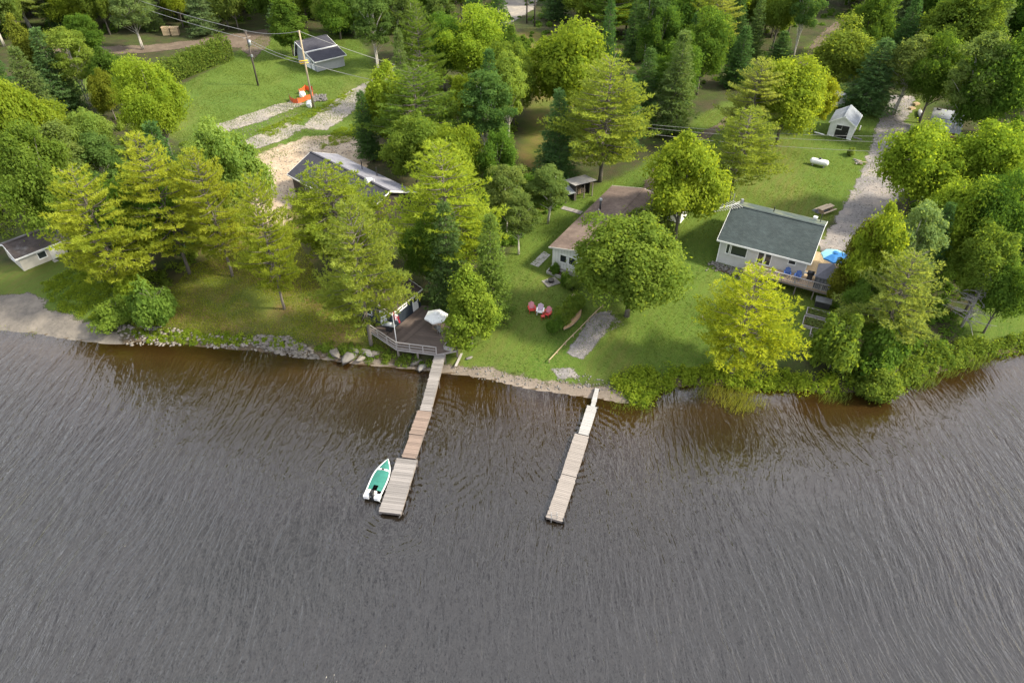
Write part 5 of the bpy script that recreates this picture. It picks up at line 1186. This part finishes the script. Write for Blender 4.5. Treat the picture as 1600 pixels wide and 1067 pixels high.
p = loc_of(D1, P(619, 803, .3)); bar('end_bumper', 'paint_white', D1, (p[0], p[1], .3), (.42, .1, .14), R(-10))
# ------------------------------------------------------------------ moored boat
bow = P(606.3, 717.4, .75); st_ = P(582.3, 771.5, .55); d = (bow - st_)[:2]; L = float(np.hypot(*d))
bo = empty('motor_boat', (st_[0], st_[1], 0), math.atan2(d[1], d[0]), 'white motor boat with teal canvas cover moored at the long dock', 'boat')
def half_w(u): return .78 * (1 - max(0, (u - .42) / .58) ** 2.1) * (.93 + .07 * min(1, u / .3)) + .012
us = np.linspace(0, 1, 22); mb = MB(); prof = [(1.0, 0), (.99, -.10), (.90, -.38), (.62, -.62), (0.0, -.78)]
for u in us:
    zg = .52 + .24 * u ** 2; hw = half_w(u)
    for sg in (1, -1):
        for k, (fx, fz) in enumerate(prof if sg == 1 else prof[::-1][1:]): mb.v.append((u * L, sg * hw * fx, zg + fz * (1 - .35 * u ** 3)))
m9 = 9
for i in range(21):
    for j in range(8): k = i * m9 + j; mb.f.append((k, k + 1, k + m9 + 1, k + m9)); mb.m.append(0)
mb.f.append(tuple(range(9))); mb.m.append(0)
mb.build('hull', 'paint_white', bo, True)
def deckstrip(name, mat, u0, u1, inset0, z_off, crown=.06, n=14, notch=None):
    m_ = MB(); nj = 7; uu = np.linspace(u0, u1, n)
    for u in uu:
        hw = max(half_w(u) - inset0, .005); zg = .52 + .24 * u ** 2 + z_off
        for j in range(nj): s = j / (nj - 1) * 2 - 1; m_.v.append((u * L, hw * s, zg + crown * (1 - s * s)))
    for i in range(n - 1):
        for j in range(nj - 1):
            if notch and uu[i] < notch and 2 <= j <= 3: continue
            k = i * nj + j; m_.f.append((k, k + 1, k + nj + 1, k + nj)); m_.m.append(0)
    return m_.build(name, mat, bo, True)
deckstrip('bow_cover', 'canvas_teal', .70, .985, .07, .03, .10)
deckstrip('cockpit_cover', 'canvas_teal', .10, .655, .10, .05, .10, 18, .20)
deckstrip('windscreen_band', 'paint_white', .655, .70, .06, .06, .12, 4)
for sg in (1, -1):
    MB().tube([(u * L, sg * (half_w(u) - .03), .54 + .24 * u ** 2) for u in us], .055, 6).build('gunwale', 'paint_white', bo, True)
    MB().box((.02 - .18, sg * .5, .40), (.5, .5, .34)).build('stern_platform', 'paint_white', bo)
om = MB().box((-.12, 0, .78), (.42, .34, .36)).box((-.1, 0, 1.0), (.30, .26, .1)).build('outboard_cowl', 'plastic_black', bo); MB().box((-.18, 0, .3), (.16, .12, .8)).build('outboard_leg', 'metal_dark', om); MB().tube([(-.3, 0, -.15), (-.2, 0, -.15)], .16, 6).build('propeller', 'metal_dark', om)
MB().box((.1, 0, .60), (.38, .62, .16)).build('motor_well', 'paint_offwhite', bo); MB().box((L * .675, 0, .82), (.12, .25, .07)).build('cleat', 'plastic_black', bo)
p0 = loc_of(bo, P(594, 784, .5)); MB().tube([(-.2, -.45, .5), (p0[0] * .6 - .1, p0[1] * .7, .4), (p0[0], p0[1], .5)], .02, 5).build('mooring_line', 'paint_white', bo)

# ------------------------------------------------------------------ shore: rocks, plants, reeds
def zone_pts(pix, n, rng):
    poly = gpoly(pix); lo, hi = poly.min(0), poly.max(0); out = np.zeros((0, 2))
    while len(out) < n:
        c = rng.uniform(lo, hi, (n * 3, 2)); c = c[polyd(c[:, 0], c[:, 1], poly) > 0]; out = np.concatenate([out, c])
    return out[:n]
rs_ = np.random.default_rng(9)
def rocks(label, pix, n, s0, s1, mat):
    xy = zone_pts(pix, n, rs_); z = terr(xy[:, 0], xy[:, 1]) + .04
    tag(put('shore_rocks', heap('shore_rocks', np.concatenate([xy, z[:, None]], 1), rs_.uniform(s0, s1, n), mat, n)), label, 'rocks', kind='stuff')
rocks('loose grey rocks along the shore below the dry lawn', [(395, 524), (450, 526), (478, 540), (500, 560), (470, 560), (420, 550), (398, 542)], 380, .10, .36, 'stone_grey')
rocks('band of small grey rocks at the waterline left of the shore weeds', [(180, 510), (225, 505), (300, 520), (395, 530), (400, 548), (290, 541), (200, 540)], 330, .08, .28, 'stone_grey')
rocks('pebbly stones on the sand strip right of the gangway', [(700, 575), (760, 572), (830, 592), (880, 604), (870, 612), (800, 602), (720, 588)], 130, .04, .14, 'stone_pale')
rocks('scattered pebbles beside the short dock landing', [(862, 590), (915, 585), (960, 600), (950, 612), (900, 608)], 90, .05, .14, 'stone_pale')
for i, (px, py, s, lb) in enumerate(((522, 553, 1.0, 'rounded grey boulder, leftmost of the large shore rocks'), (547, 558, 1.15, 'long flat pale boulder in the row of large shore rocks'), (566, 561, .75, 'pale angular boulder right of the flat shore rock'),
                              (575, 552, .8, 'tall grey rock standing behind the angular shore boulder'), (584, 553, .6, 'upright pale rock at the right end of the large shore rocks'), (556, 548, .6, 'small dark rock behind the flat shore boulder'),
                              (650, 568, .6, 'mossy rock beneath the left side of the gangway'), (660, 574, .7, 'pale rock at the waterline beside the gangway'), (1098, 497, .55, 'pale rock on the lawn left of the golden pine'), (733, 560, .4, 'small pale rock at the foot of the oval cedar'))):
    p = G(px, py); o_ = put('boulder', STM[i % 6], None, p + [0, 0, .15 * s], rs_.uniform(0, 6), (s * 1.3, s * .85, s * .5)); tag(o_, lb, 'rock')
q = empty('plank', G(717, 563), R(75), 'weathered plank lying on the grass right of the gangway', 'plank'); barp('board', 'wood_rail_grey', q, (-1.1, 0, .1), (1.1, 0, .18), .25, .06); bar('batten', 'wood_frame', q, (0, 0, .04), (.1, .3, .08))
def greens(name, label, cat, pix, n, hmin, hmax, size, tone, mat='leaf_broad', lumps=None, aspect=.62, edge=1.0, minz=0.0, cr=None):
    """a mass of low leafy clumps that nobody could count"""
    cr = cr or hmax * .62; per = 70; m_ = max(8, n // per); c = zone_pts(pix, m_, rs_); rad = cr * rs_.uniform(.45, 1.25, m_) ** 1.2; ct = rs_.uniform(0, 1, m_)
    ci = rs_.integers(0, m_, n); d = unit(rs_.normal(size=(n, 3)) + [0, 0, .45]); d[:, 2] = np.abs(d[:, 2]) * .95 + .02
    hh = (hmin + (hmax - hmin) * rs_.uniform(0, 1, m_) ** 1.5) / np.maximum(rad, .05)
    ps = d * (rad[ci] * rs_.uniform(.55, 1.08, n))[:, None]; ps[:, 2] *= np.clip(hh[ci], .5, 2.2); ps[:, :2] += c[ci]
    ps[:, 2] += np.maximum(terr(ps[:, 0], ps[:, 1]), minz)
    V, F = leaf_cards(ps, d + rs_.normal(size=(n, 3)) * .55 + [0, 0, .4], size * rs_.uniform(.6, 1.4, n), rs_, aspect)
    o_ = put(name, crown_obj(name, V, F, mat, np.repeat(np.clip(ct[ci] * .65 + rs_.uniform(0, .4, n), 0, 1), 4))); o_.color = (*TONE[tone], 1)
    return tag(o_, label, cat, kind='stuff')
greens('shore_shrubbery', 'bright yellow-green shrub band along the shore below the golden pine', 'shrubbery', [(955, 600), (985, 582), (1060, 576), (1120, 574), (1200, 580), (1290, 590), (1330, 590), (1330, 612), (1280, 616), (1200, 610), (1100, 602), (1045, 606), (1015, 625), (1012, 634), (990, 632)], 16000, .5, 1.3, .12, 'y', edge=.9)
greens('shore_shrubbery', 'green shrub band along the shore at the right edge', 'shrubbery', [(1325, 585), (1400, 560), (1500, 535), (1620, 525), (1700, 525), (1700, 548), (1600, 552), (1530, 560), (1470, 580), (1430, 598), (1400, 612), (1330, 614)], 16000, .5, 1.4, .13, 'g', edge=.9)
greens('shore_weeds', 'bright green weeds between the shore rocks and the dry lawn', 'weeds', [(205, 520), (250, 515), (330, 520), (400, 526), (470, 535), (480, 548), (420, 546), (330, 538), (220, 535)], 9000, .2, .6, .09, 'y', cr=.4)
greens('shore_weeds', 'green weeds on the bank below the boathouse deck', 'weeds', [(480, 540), (540, 535), (600, 545), (640, 556), (676, 562), (676, 574), (600, 568), (500, 556)], 6000, .15, .7, .10, 'g', edge=.6)
greens('rough_grass', 'tall rough yellow-green grass between the cottage and the left beach', 'grass', [(60, 440), (120, 420), (200, 440), (215, 500), (150, 505), (85, 480)], 20000, .1, .5, .10, 'y', 'leaf_broad', edge=1.0, aspect=.3, cr=.6)
greens('rough_grass', 'green weedy grass beside the gravel road', 'grass', [(500, 235), (520, 205), (560, 190), (575, 215), (520, 228)], 12000, .1, .3, .08, 'y', aspect=.3, cr=.5)
greens('rough_grass', 'green grass strip around the sand track by the pole', 'grass', [(400, 205), (480, 175), (540, 145), (556, 140), (530, 165), (470, 190), (420, 215)], 14000, .08, .3, .08, 'y', aspect=.3, cr=.5)
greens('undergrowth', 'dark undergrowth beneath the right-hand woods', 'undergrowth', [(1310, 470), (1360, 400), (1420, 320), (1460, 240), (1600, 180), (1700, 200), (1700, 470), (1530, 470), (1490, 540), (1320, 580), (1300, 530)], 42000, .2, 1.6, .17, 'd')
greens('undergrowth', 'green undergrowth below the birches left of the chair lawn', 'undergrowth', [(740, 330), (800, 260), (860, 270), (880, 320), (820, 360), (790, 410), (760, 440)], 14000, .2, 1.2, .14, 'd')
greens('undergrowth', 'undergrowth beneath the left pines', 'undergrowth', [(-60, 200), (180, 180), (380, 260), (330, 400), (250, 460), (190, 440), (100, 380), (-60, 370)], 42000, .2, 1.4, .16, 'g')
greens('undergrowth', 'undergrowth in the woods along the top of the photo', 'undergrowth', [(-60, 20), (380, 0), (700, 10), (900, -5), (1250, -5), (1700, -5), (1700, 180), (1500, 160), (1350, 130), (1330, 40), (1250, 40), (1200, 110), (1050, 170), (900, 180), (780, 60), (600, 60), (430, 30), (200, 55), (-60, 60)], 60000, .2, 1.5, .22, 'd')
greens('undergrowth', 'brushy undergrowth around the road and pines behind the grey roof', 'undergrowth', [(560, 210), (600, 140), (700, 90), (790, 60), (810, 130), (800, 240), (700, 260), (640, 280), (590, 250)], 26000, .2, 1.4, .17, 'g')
def blades(name, label, cat, poly, n, h0, h1, tone, seed):
    r_ = np.random.default_rng(seed); lo, hi = poly.min(0), poly.max(0); c = r_.uniform(lo, hi, (n * 3, 2)); c = c[polyd(c[:, 0], c[:, 1], poly) > .1]; c = c[wobble(c[:, 0], c[:, 1], .5, 2) + r_.normal(size=len(c)) * .5 > -.1][:n]; n = len(c)
    ps = np.concatenate([c, (terr(c[:, 0], c[:, 1]) + .03)[:, None]], 1); V, F = needles(ps, np.tile([0, 0, 1.0], (n, 1)), h1, .035, 2, r_, .55, .3)
    o_ = put(name, crown_obj(name, V, F, 'leaf_birch', np.repeat(r_.uniform(0, 1, n), 6))); o_.color = (*TONE[tone], 1); tag(o_, label, cat, kind='stuff')
blades('lawn_grass', 'short mown grass of the lawns around the two central cottages', 'grass', LAWNS[0], 60000, .05, .16, 'g', 1)
blades('lawn_grass', 'short grass of the upper left lawn around the poles', 'grass', LAWNS[1], 26000, .05, .2, 'g', 2)
blades('lawn_grass', 'dry thin grass under the left pines', 'grass', DRY[0], 22000, .05, .16, 'Y', 3)
def strewn(label, pix, n, s0, s1, mat):
    xy = zone_pts(pix, n, rs_); tag(put('loose_stones', heap('loose_stones', np.concatenate([xy, (terr(xy[:, 0], xy[:, 1]) + .05)[:, None]], 1), rs_.uniform(s0, s1, n) ** 1.0, mat, n)), label, 'stones', kind='stuff')
strewn('loose stones strewn over the gravel driveway', [(1395, 160), (1425, 160), (1410, 195), (1450, 210), (1400, 310), (1340, 390), (1290, 390), (1350, 280)], 900, .03, .10, 'stone_pale')
strewn('loose stones strewn over the sandy parking area', [(385, 265), (450, 228), (530, 215), (580, 235), (490, 262), (450, 340), (405, 340)], 800, .04, .13, 'stone_pale')
strewn('loose stones on the upper gravel tracks', [(340, 195), (460, 158), (470, 200), (510, 200), (380, 230)], 500, .04, .13, 'stone_grey')
strewn('coarse stones on the gravel strip beside the rail fence', [(888, 552), (926, 490), (955, 486), (975, 508), (945, 522), (912, 560)], 500, .03, .09, 'stone_pale')
def reeds(label, pix, n, h0, h1, mat_c):
    xy = zone_pts(pix, n * 2, rs_); e_ = polyd(xy[:, 0], xy[:, 1], gpoly(pix)); xy = xy[(e_ / 1.6 + .5 * wobble(xy[:, 0], xy[:, 1], 1.5) > rs_.uniform(0, 1, n * 2))] + 0; xy += rs_.normal(size=xy.shape) * .35; n = len(xy); z = np.maximum(terr(xy[:, 0], xy[:, 1]), -.1); hh = rs_.uniform(h0, h1, n); d_ = rs_.normal(size=(n, 2)) * .14; an = rs_.uniform(0, 6.28, n); w_ = .022
    b0 = np.concatenate([xy, z[:, None]], 1); s_ = np.stack([np.cos(an) * w_, np.sin(an) * w_, 0 * an], 1); tp_ = b0 + np.concatenate([d_, hh[:, None]], 1)
    V = np.stack([b0 - s_, b0 + s_, tp_], 1).reshape(-1, 3); F = np.arange(3 * n).reshape(-1, 3)
    o_ = put('reeds', crown_obj('reeds', V, F, 'leaf_birch', np.repeat(rs_.uniform(0, 1, n), 3))); o_.color = mat_c; tag(o_, label, 'reeds', kind='stuff')
reeds('sparse brown reeds standing in the water below the golden pine', [(1050, 605), (1110, 600), (1180, 608), (1200, 625), (1190, 648), (1150, 655), (1120, 640), (1080, 620)], 1500, .5, 1.1, (1.3, 1.05, .8, 1))
reeds('sparse green reeds in the water before the right shrubs', [(1270, 612), (1340, 612), (1345, 632), (1280, 628)], 900, .4, .9, (.9, .9, .8, 1))
reeds('dark reeds lining the right shore in front of the shrub band', [(1335, 612), (1400, 612), (1440, 590), (1540, 558), (1560, 560), (1520, 580), (1450, 606), (1410, 622), (1345, 630)], 2600, .5, 1.2, (.7, .75, .7, 1))
reeds('thin reeds in the shallows right of the short dock', [(945, 625), (1010, 630), (1020, 650), (960, 650)], 500, .3, .6, (1.2, 1.2, .9, 1))
reeds('faint grass blades at the left beach waterline', [(0, 514), (60, 520), (60, 526), (0, 520)], 300, .2, .5, (1.2, 1.0, .6, 1))

# ------------------------------------------------------------------ hedge, poles, wires, works
def hedge(a, b_, w_, h_, label, tone, n=9000):
    a = np.array(a); b_ = np.array(b_); d = (b_ - a)[:2]; L = np.hypot(*d); rt = empty('hedge', a, math.atan2(d[1], d[0]), label, 'hedge')
    u = rs_.uniform(0, 1, n); lump = .8 + .2 * np.abs(np.sin(u * L * 1.6)) + .08 * np.sin(u * L * 5); hh = h_ * lump * (.9 + .25 * u); ph = rs_.uniform(-.1, 3.25, n); rr = rs_.uniform(.75, 1.05, n)
    ps = np.stack([u * L, np.cos(ph) * w_ / 2 * rr, np.maximum(.08, np.sin(ph) ** .6 * hh * rr if True else 0)], 1); ps[:, 2] = np.nan_to_num(ps[:, 2], nan=.1)
    low = rs_.random(n) < .45; ps[low, 2] = rs_.uniform(.1, .95, low.sum()) * hh[low]; ps[low, 1] = np.sign(rs_.normal(size=low.sum())) * w_ / 2 * rs_.uniform(.85, 1.05, low.sum())
    V, F = leaf_cards(ps, rs_.normal(size=(n, 3)) * .6 + np.stack([0 * u, np.cos(ph), np.sin(ph)], 1), .17 * rs_.uniform(.6, 1.3, n), rs_)
    o_ = put('foliage', crown_obj('hedge_foliage', V, F, 'leaf_cedar', np.repeat(rs_.uniform(0, 1, n), 4)), rt); o_.color = (*TONE[tone], 1); o_['kind'] = 'stuff'
    mb = MB()
    for i in range(int(L)): mb.tube([(i + .5, 0, -.1), (i + .5, 0, h_ * .7)], [.07, .02], 5)
    mb.build('stems', 'bark_grey', rt)
hedge(G(252, 132), G(358, 92), 3.4, 4.2, 'long clipped cedar hedge beside the upper left lawn', 'g', 16000)
hedge(G(50, 172), G(120, 168), 2.6, 2.2, 'low brownish hedge in the upper left yard', 'o', 5000)
def pole(tx, ty, by, label, mat, arms=True):
    pt, hh, s_ = treept(tx, ty, by); rt = empty('utility_pole', pt, 0, label, 'utility pole')
    MB().tube([(0, 0, -.5), (0, 0, hh)], [.19, .13], 10).build('shaft', mat, rt, True)
    bar('insulator_bracket', 'metal_dark', rt, (0, 0, hh - .3), (.5, .1, .1), R(30))
    for s__ in (-1, 1): MB().tube([(s__ * .2, s__ * .1, hh - .25), (s__ * .2, s__ * .1, hh)], .06, 6).build('insulator', 'stone_pale', rt)
    return rt, pt, hh
r1, p1, h1 = pole(383, 48, 134, 'dark wooden utility pole with transformer on the upper left lawn', 'pole_wood_dark')
MB().tube([(.32, -.1, h1 - 2.6), (.32, -.1, h1 - 1.6)], .24, 12).build('transformer', 'steel_pale', r1, True); bar('crossarm', 'wood_frame', r1, (0, 0, h1 - 1.2), (1.8, .1, .12), R(60)); MB().box((.2, -.2, h1 - 4.4), (.3, .3, .4)).build('meter_box', 'steel_pale', r1)
r2, p2, h2 = pole(467, 48, 168, 'pale wooden utility pole with yellow cable guards inside the orange fence', 'pole_wood_pale')
bar('crossarm', 'wood_frame', r2, (-.2, 0, h2 - 1.7), (1.2, .12, .12), R(10))
for i, yy in enumerate((h2 * .62, h2 * .585)): MB().tube([(-.9, -.25 + .2 * i, yy), (.5, .05 + .2 * i, yy + .1)], .11, 8).build('cable_guard', 'paint_yellow', r2, True)
barp('guy_wire', 'wire', r2, (0, 0, h2 * .6), (.5, -.6, 0), .03, .03)
r3, p3, h3 = pole(824, -40, 37, 'dark thin utility pole beside the gravel road at top centre', 'pole_wood_dark'); r4, p4, h4 = pole(837, -45, 42, 'second dark pole at the top of the gravel road', 'pole_wood_dark')
def wire(name_label, a, b_, sag, r=.038):
    a = Vector(a); b_ = Vector(b_); pts = [a.lerp(b_, u) - Vector((0, 0, sag * 4 * u * (1 - u))) for u in np.linspace(0, 1, 13)]
    o_ = MB().tube(pts, r, 5).build('overhead_wire', 'wire', None, True); tag(o_, name_label, 'wire')
wire('topmost overhead wire between the two utility poles', p1 + [0, 0, h1], p2 + [0, 0, h2 - .1], .5)
wire('lower overhead wire between the two utility poles', p1 + [0, 0, h1 - 1.4], p2 + [0, 0, h2 * .62], .5)
wire('overhead cable sagging just below the lower wire between the poles', p1 + [0, 0, h1 - 1.9], p2 + [0, 0, h2 * .585], .6)
lft = P(185, -10, 13); wire('overhead wire running from the dark pole to the upper left corner', p1 + [0, 0, h1], (lft[0], lft[1], 13), .4)
wire('second overhead wire running from the dark pole to the upper left', p1 + [0, 0, h1 - 1.4], (lft[0], lft[1], 11.6), .4)
rt_ = P(580, 128, 6.5); wire('overhead wire from the pale pole past the garage', p2 + [0, 0, h2 - .1], (rt_[0] + 8, rt_[1], 8.5), .3); wire('overhead cable from the pale pole into the yellow tree', p2 + [0, 0, h2 * .6], (rt_[0] + 6, rt_[1] - 2, 6.5), .3)
for k, (ya, yb, lb) in enumerate(((192, 212, 'upper of the thin wires crossing the lawn below the white shed'), (197, 222, 'middle of the thin wires crossing the lawn below the white shed'), (206, 240, 'lowest thin wire crossing the driveway and lawn'))):
    wa = P(985, ya, 8.0); wb = P(1560, yb, 8.0); wire(lb, wa, wb, .9, .022)
# construction corner by the pale pole
of = empty('safety_fence', G(468, 158), 0, 'orange plastic safety fence around the base of the pale pole', 'fence')
ring = [G(*q) for q in ((453, 156), (457, 161), (466, 162), (478, 158), (490, 152), (489, 143), (478, 141), (468, 148))]; c0 = np.array(of.location)
for i, p in enumerate(ring): bar('stake', 'wood_frame', of, (p[0] - c0[0], p[1] - c0[1], .5), (.06, .06, 1.15))
for a_, b_ in zip(ring[:-1], ring[1:]):
    mb = MB(); n = 6; A2, B2 = a_ - c0, b_ - c0; tops = []
    for i in range(n):
        u0, u1 = i / n, (i + 1) / n; sg_ = lambda u: .25 * math.sin(u * math.pi) + .1 * math.sin(u * 17)
        pa, pb = A2 + (B2 - A2) * u0, A2 + (B2 - A2) * u1
        mb.quad((pa[0], pa[1] - sg_(u0) * .5, pa[2] + .05), (pb[0], pb[1] - sg_(u1) * .5, pb[2] + .05), (pb[0], pb[1], pb[2] + 1.05 - sg_(u1)), (pa[0], pa[1], pa[2] + 1.05 - sg_(u0)))
    mb.build('mesh_panel', 'plastic_orange', of)
for px, py, s, lb in ((473, 152, .95, 'white bulk bag standing inside the orange fence'), (485, 167, 1.05, 'white bulk bag standing in front of the orange fence')):
    q = empty('bulk_bag', G(px, py), .4, lb, 'bag'); mb = MB(); r_ = np.random.default_rng(int(px))
    rings = [(.0, .46), (.2, .55), (.6, .56), (.9, .48), (1.05, .3), (1.08, .05)]
    for z, rr in rings:
        for j in range(12): t_ = 6.283 * j / 12; k_ = rr * (1 + .12 * math.cos(4 * t_)) * (1 + r_.normal() * .05); mb.v.append((s * k_ * math.cos(t_), s * k_ * math.sin(t_), s * z * (1 + r_.normal() * .03)))
    for i in range(5):
        for j in range(12): mb.f.append((i * 12 + j, i * 12 + (j + 1) % 12, (i + 1) * 12 + (j + 1) % 12, (i + 1) * 12 + j)); mb.m.append(0)
    mb.f.append(tuple(range(60, 72))); mb.m.append(0); mb.build('sack', 'canvas_white', q)
    for sx in (-1, 1): MB().tube([(sx * .3 * s, -.25 * s, 1.0 * s), (sx * .33 * s, 0, 1.25 * s), (sx * .3 * s, .25 * s, 1.0 * s)], .04, 5).build('strap', 'paint_offwhite', q)
xy = zone_pts([(486, 148), (508, 150), (512, 158), (490, 160)], 140, rs_); tag(put('rubble', heap('rubble', np.concatenate([xy, (terr(xy[:, 0], xy[:, 1]) + .15)[:, None]], 1), rs_.uniform(.12, .35, 140), 'stone_pale', 5)), 'pale rubble heap right of the pole base', 'rubble', kind='stuff')
cr = G(262, 55); 
for i, (dx, lb) in enumerate(((0, 'left one of two wooden crates by the upper woods'), (1.9, 'right one of two wooden crates by the upper woods'))):
    q = empty('crate', (cr[0] + dx, cr[1], gz(cr[0] + dx, cr[1])), .1, lb, 'crate')
    for k in range(5): bar('slat', 'wood_new', q, (0, -.6, .2 + k * .32), (1.6, .05, .26)); bar('slat', 'wood_new', q, (-.8 + k * .4, 0, 1.72), (.3, 1.2, .05))
    bar('side', 'wood_tan', q, (-.8, 0, .85), (.05, 1.15, 1.6)); bar('side', 'wood_tan', q, (.8, 0, .85), (.05, 1.15, 1.6))
q = empty('pickup_truck', G(165, 18), R(10), 'red vehicle roof showing between trees in the top left corner', 'vehicle')
MB().box((0, 0, .8), (4.6, 1.85, .7)).build('body', 'paint_red', q); MB().prism([(-.6, -.8), (1.3, -.8), (1.3, .8), (-.6, .8)], 1.15, 1.75).build('cab', 'paint_red', q); MB().box((.35, 0, 1.45), (1.95, 1.55, .35)).build('window', 'glass_dark', q)
for x in (-1.45, 1.45):
    for y in (-.9, .9): MB().tube([(x, y - .1, .36), (x, y + .1, .36)], .36, 14).build('wheel', 'plastic_black', q)

# the woods: trees filling the ground that no lawn, road or building claims
CLEAR = LAWNS + DRY + [gpoly(q) for q in (
    [(330, 190), (480, 150), (700, 60), (790, -10), (850, -10), (835, 30), (700, 100), (600, 180), (600, 260), (450, 360), (370, 300)],
    [(470, 250), (620, 250), (660, 470), (760, 500), (700, 560), (560, 560), (480, 300)],
    [(1360, 150), (1480, 150), (1500, 220), (1420, 320), (1330, 410), (1280, 400)],
    [(60, 72), (450, 42), (450, 100), (360, 110), (230, 140), (60, 100)],
    [(-100, 370), (110, 370), (110, 440), (-100, 440)],
    [(-400, 400), (130, 400), (200, 560), (-400, 560)],
    [(800, 300), (900, 290), (900, 600), (690, 600)],
    [(850, 250), (940, 250), (940, 310), (850, 310)])]
rg = np.random.default_rng(77); cand = []
for _ in range(9000):
    x, y = rg.uniform(-190, 190), rg.uniform(60, 212)
    if abs(x) > .72 * y + 14: continue
    cand.append((x, y))
cand = np.array(cand); ok = shore_d(cand[:, 0], cand[:, 1]) > 5
for i, q in enumerate(CLEAR): ok &= polyd(cand[:, 0], cand[:, 1], q) < (-3.5 if i == len(LAWNS) + len(DRY) + 2 else -1.5)
cand = cand[ok]; ZN = {}
ORD = ['first', 'second', 'third', 'fourth', 'fifth', 'sixth', 'seventh', 'eighth', 'ninth', 'tenth', 'eleventh', 'twelfth', 'thirteenth', 'fourteenth', 'fifteenth', 'sixteenth', 'seventeenth', 'eighteenth', 'nineteenth', 'twentieth']
def zone_of(x, y):
    if y > 165: return ('left' if x < -45 else 'middle' if x < 45 else 'right') + ' stretch of the woods along the top'
    if x > 0: return 'woods beyond the right-hand driveway'
    return 'woods at the upper left edge' if y > 100 else 'woods behind the small left-edge cottage'
picked = []
for x, y in cand:
    w_ = rg.uniform(6.5, 11)
    if any((x - a) ** 2 + (y - b_) ** 2 < ((r_ + w_ / 2) * .48) ** 2 for a, b_, r_ in BASES): continue
    if len(picked) >= 170: break
    k_ = rg.choice(['maple', 'birch', 'spruce', 'pine'], p=[.46, .22, .22, .10])
    hh = {'maple': rg.uniform(11, 16), 'birch': rg.uniform(13, 18), 'spruce': rg.uniform(12, 18), 'pine': rg.uniform(14, 19)}[k_]
    if k_ == 'spruce': w_ *= .65
    tn = rg.choice(['g', 'd', 'd', 'k', 'b', 'y'], p=[.3, .2, .2, .15, .08, .07])
    picked.append((x, y, k_, hh, w_, tn)); BASES.append((x, y, w_ / 2))
ROWS = [(6, [(-60, 770), (860, 1660)]), (30, [(-60, 60), (90, 235), (285, 385), (440, 720), (870, 1250), (1340, 1660)]), (48, [(55, 235), (288, 385), (425, 480), (515, 560)]), (58, [(-60, 40), (445, 470), (560, 660), (920, 1235), (1400, 1660)]), (92, [(-60, -10), (985, 1190), (1450, 1660)])]
for by_, spans in ROWS:
    for a_, b_ in spans:
        px = a_
        while px <= b_:
            p_ = G(px + rg.uniform(-8, 8), by_ + rg.uniform(-7, 7)); k_ = rg.choice(['maple', 'birch', 'spruce', 'pine'], p=[.46, .24, .2, .10]); w_ = rg.uniform(6.5, 10) * (.68 if k_ == 'spruce' else 1)
            if not any((p_[0] - a) ** 2 + (p_[1] - b__) ** 2 < ((r_ + w_ / 2) * .30) ** 2 for a, b__, r_ in BASES):
                hh = {'maple': rg.uniform(11, 15), 'birch': rg.uniform(12, 17), 'spruce': rg.uniform(11, 17), 'pine': rg.uniform(13, 17)}[k_]
                picked.append((p_[0], p_[1], k_, hh, w_, rg.choice(['g', 'd', 'k', 'b', 'y', 'p'], p=[.36, .26, .1, .08, .1, .1]))); BASES.append((p_[0], p_[1], w_ / 2))
            px += 31
for x, y, k_, hh, w_, tn in picked: ZN.setdefault((zone_of(x, y), k_), []).append((x, y, hh, w_, tn))
KW = {'maple': 'broadleaf tree', 'birch': 'birch', 'spruce': 'spruce', 'pine': 'pine'}
for (zn, k_), lst in ZN.items():
    lst.sort(key=lambda q: q[0] / q[1])
    for i, (x, y, hh, w_, tn) in enumerate(lst):
        plant(k_, (x, y, gz(x, y)), hh, w_, tn, (ORD[i] if i < 20 else 'twenty-' + ORD[i - 20] if i < 29 else 'thirtieth' if i == 29 else 'thirty-' + ORD[i - 30]) + ' ' + KW[k_] + ' from the left in the ' + zn, 'trees of the ' + zn)
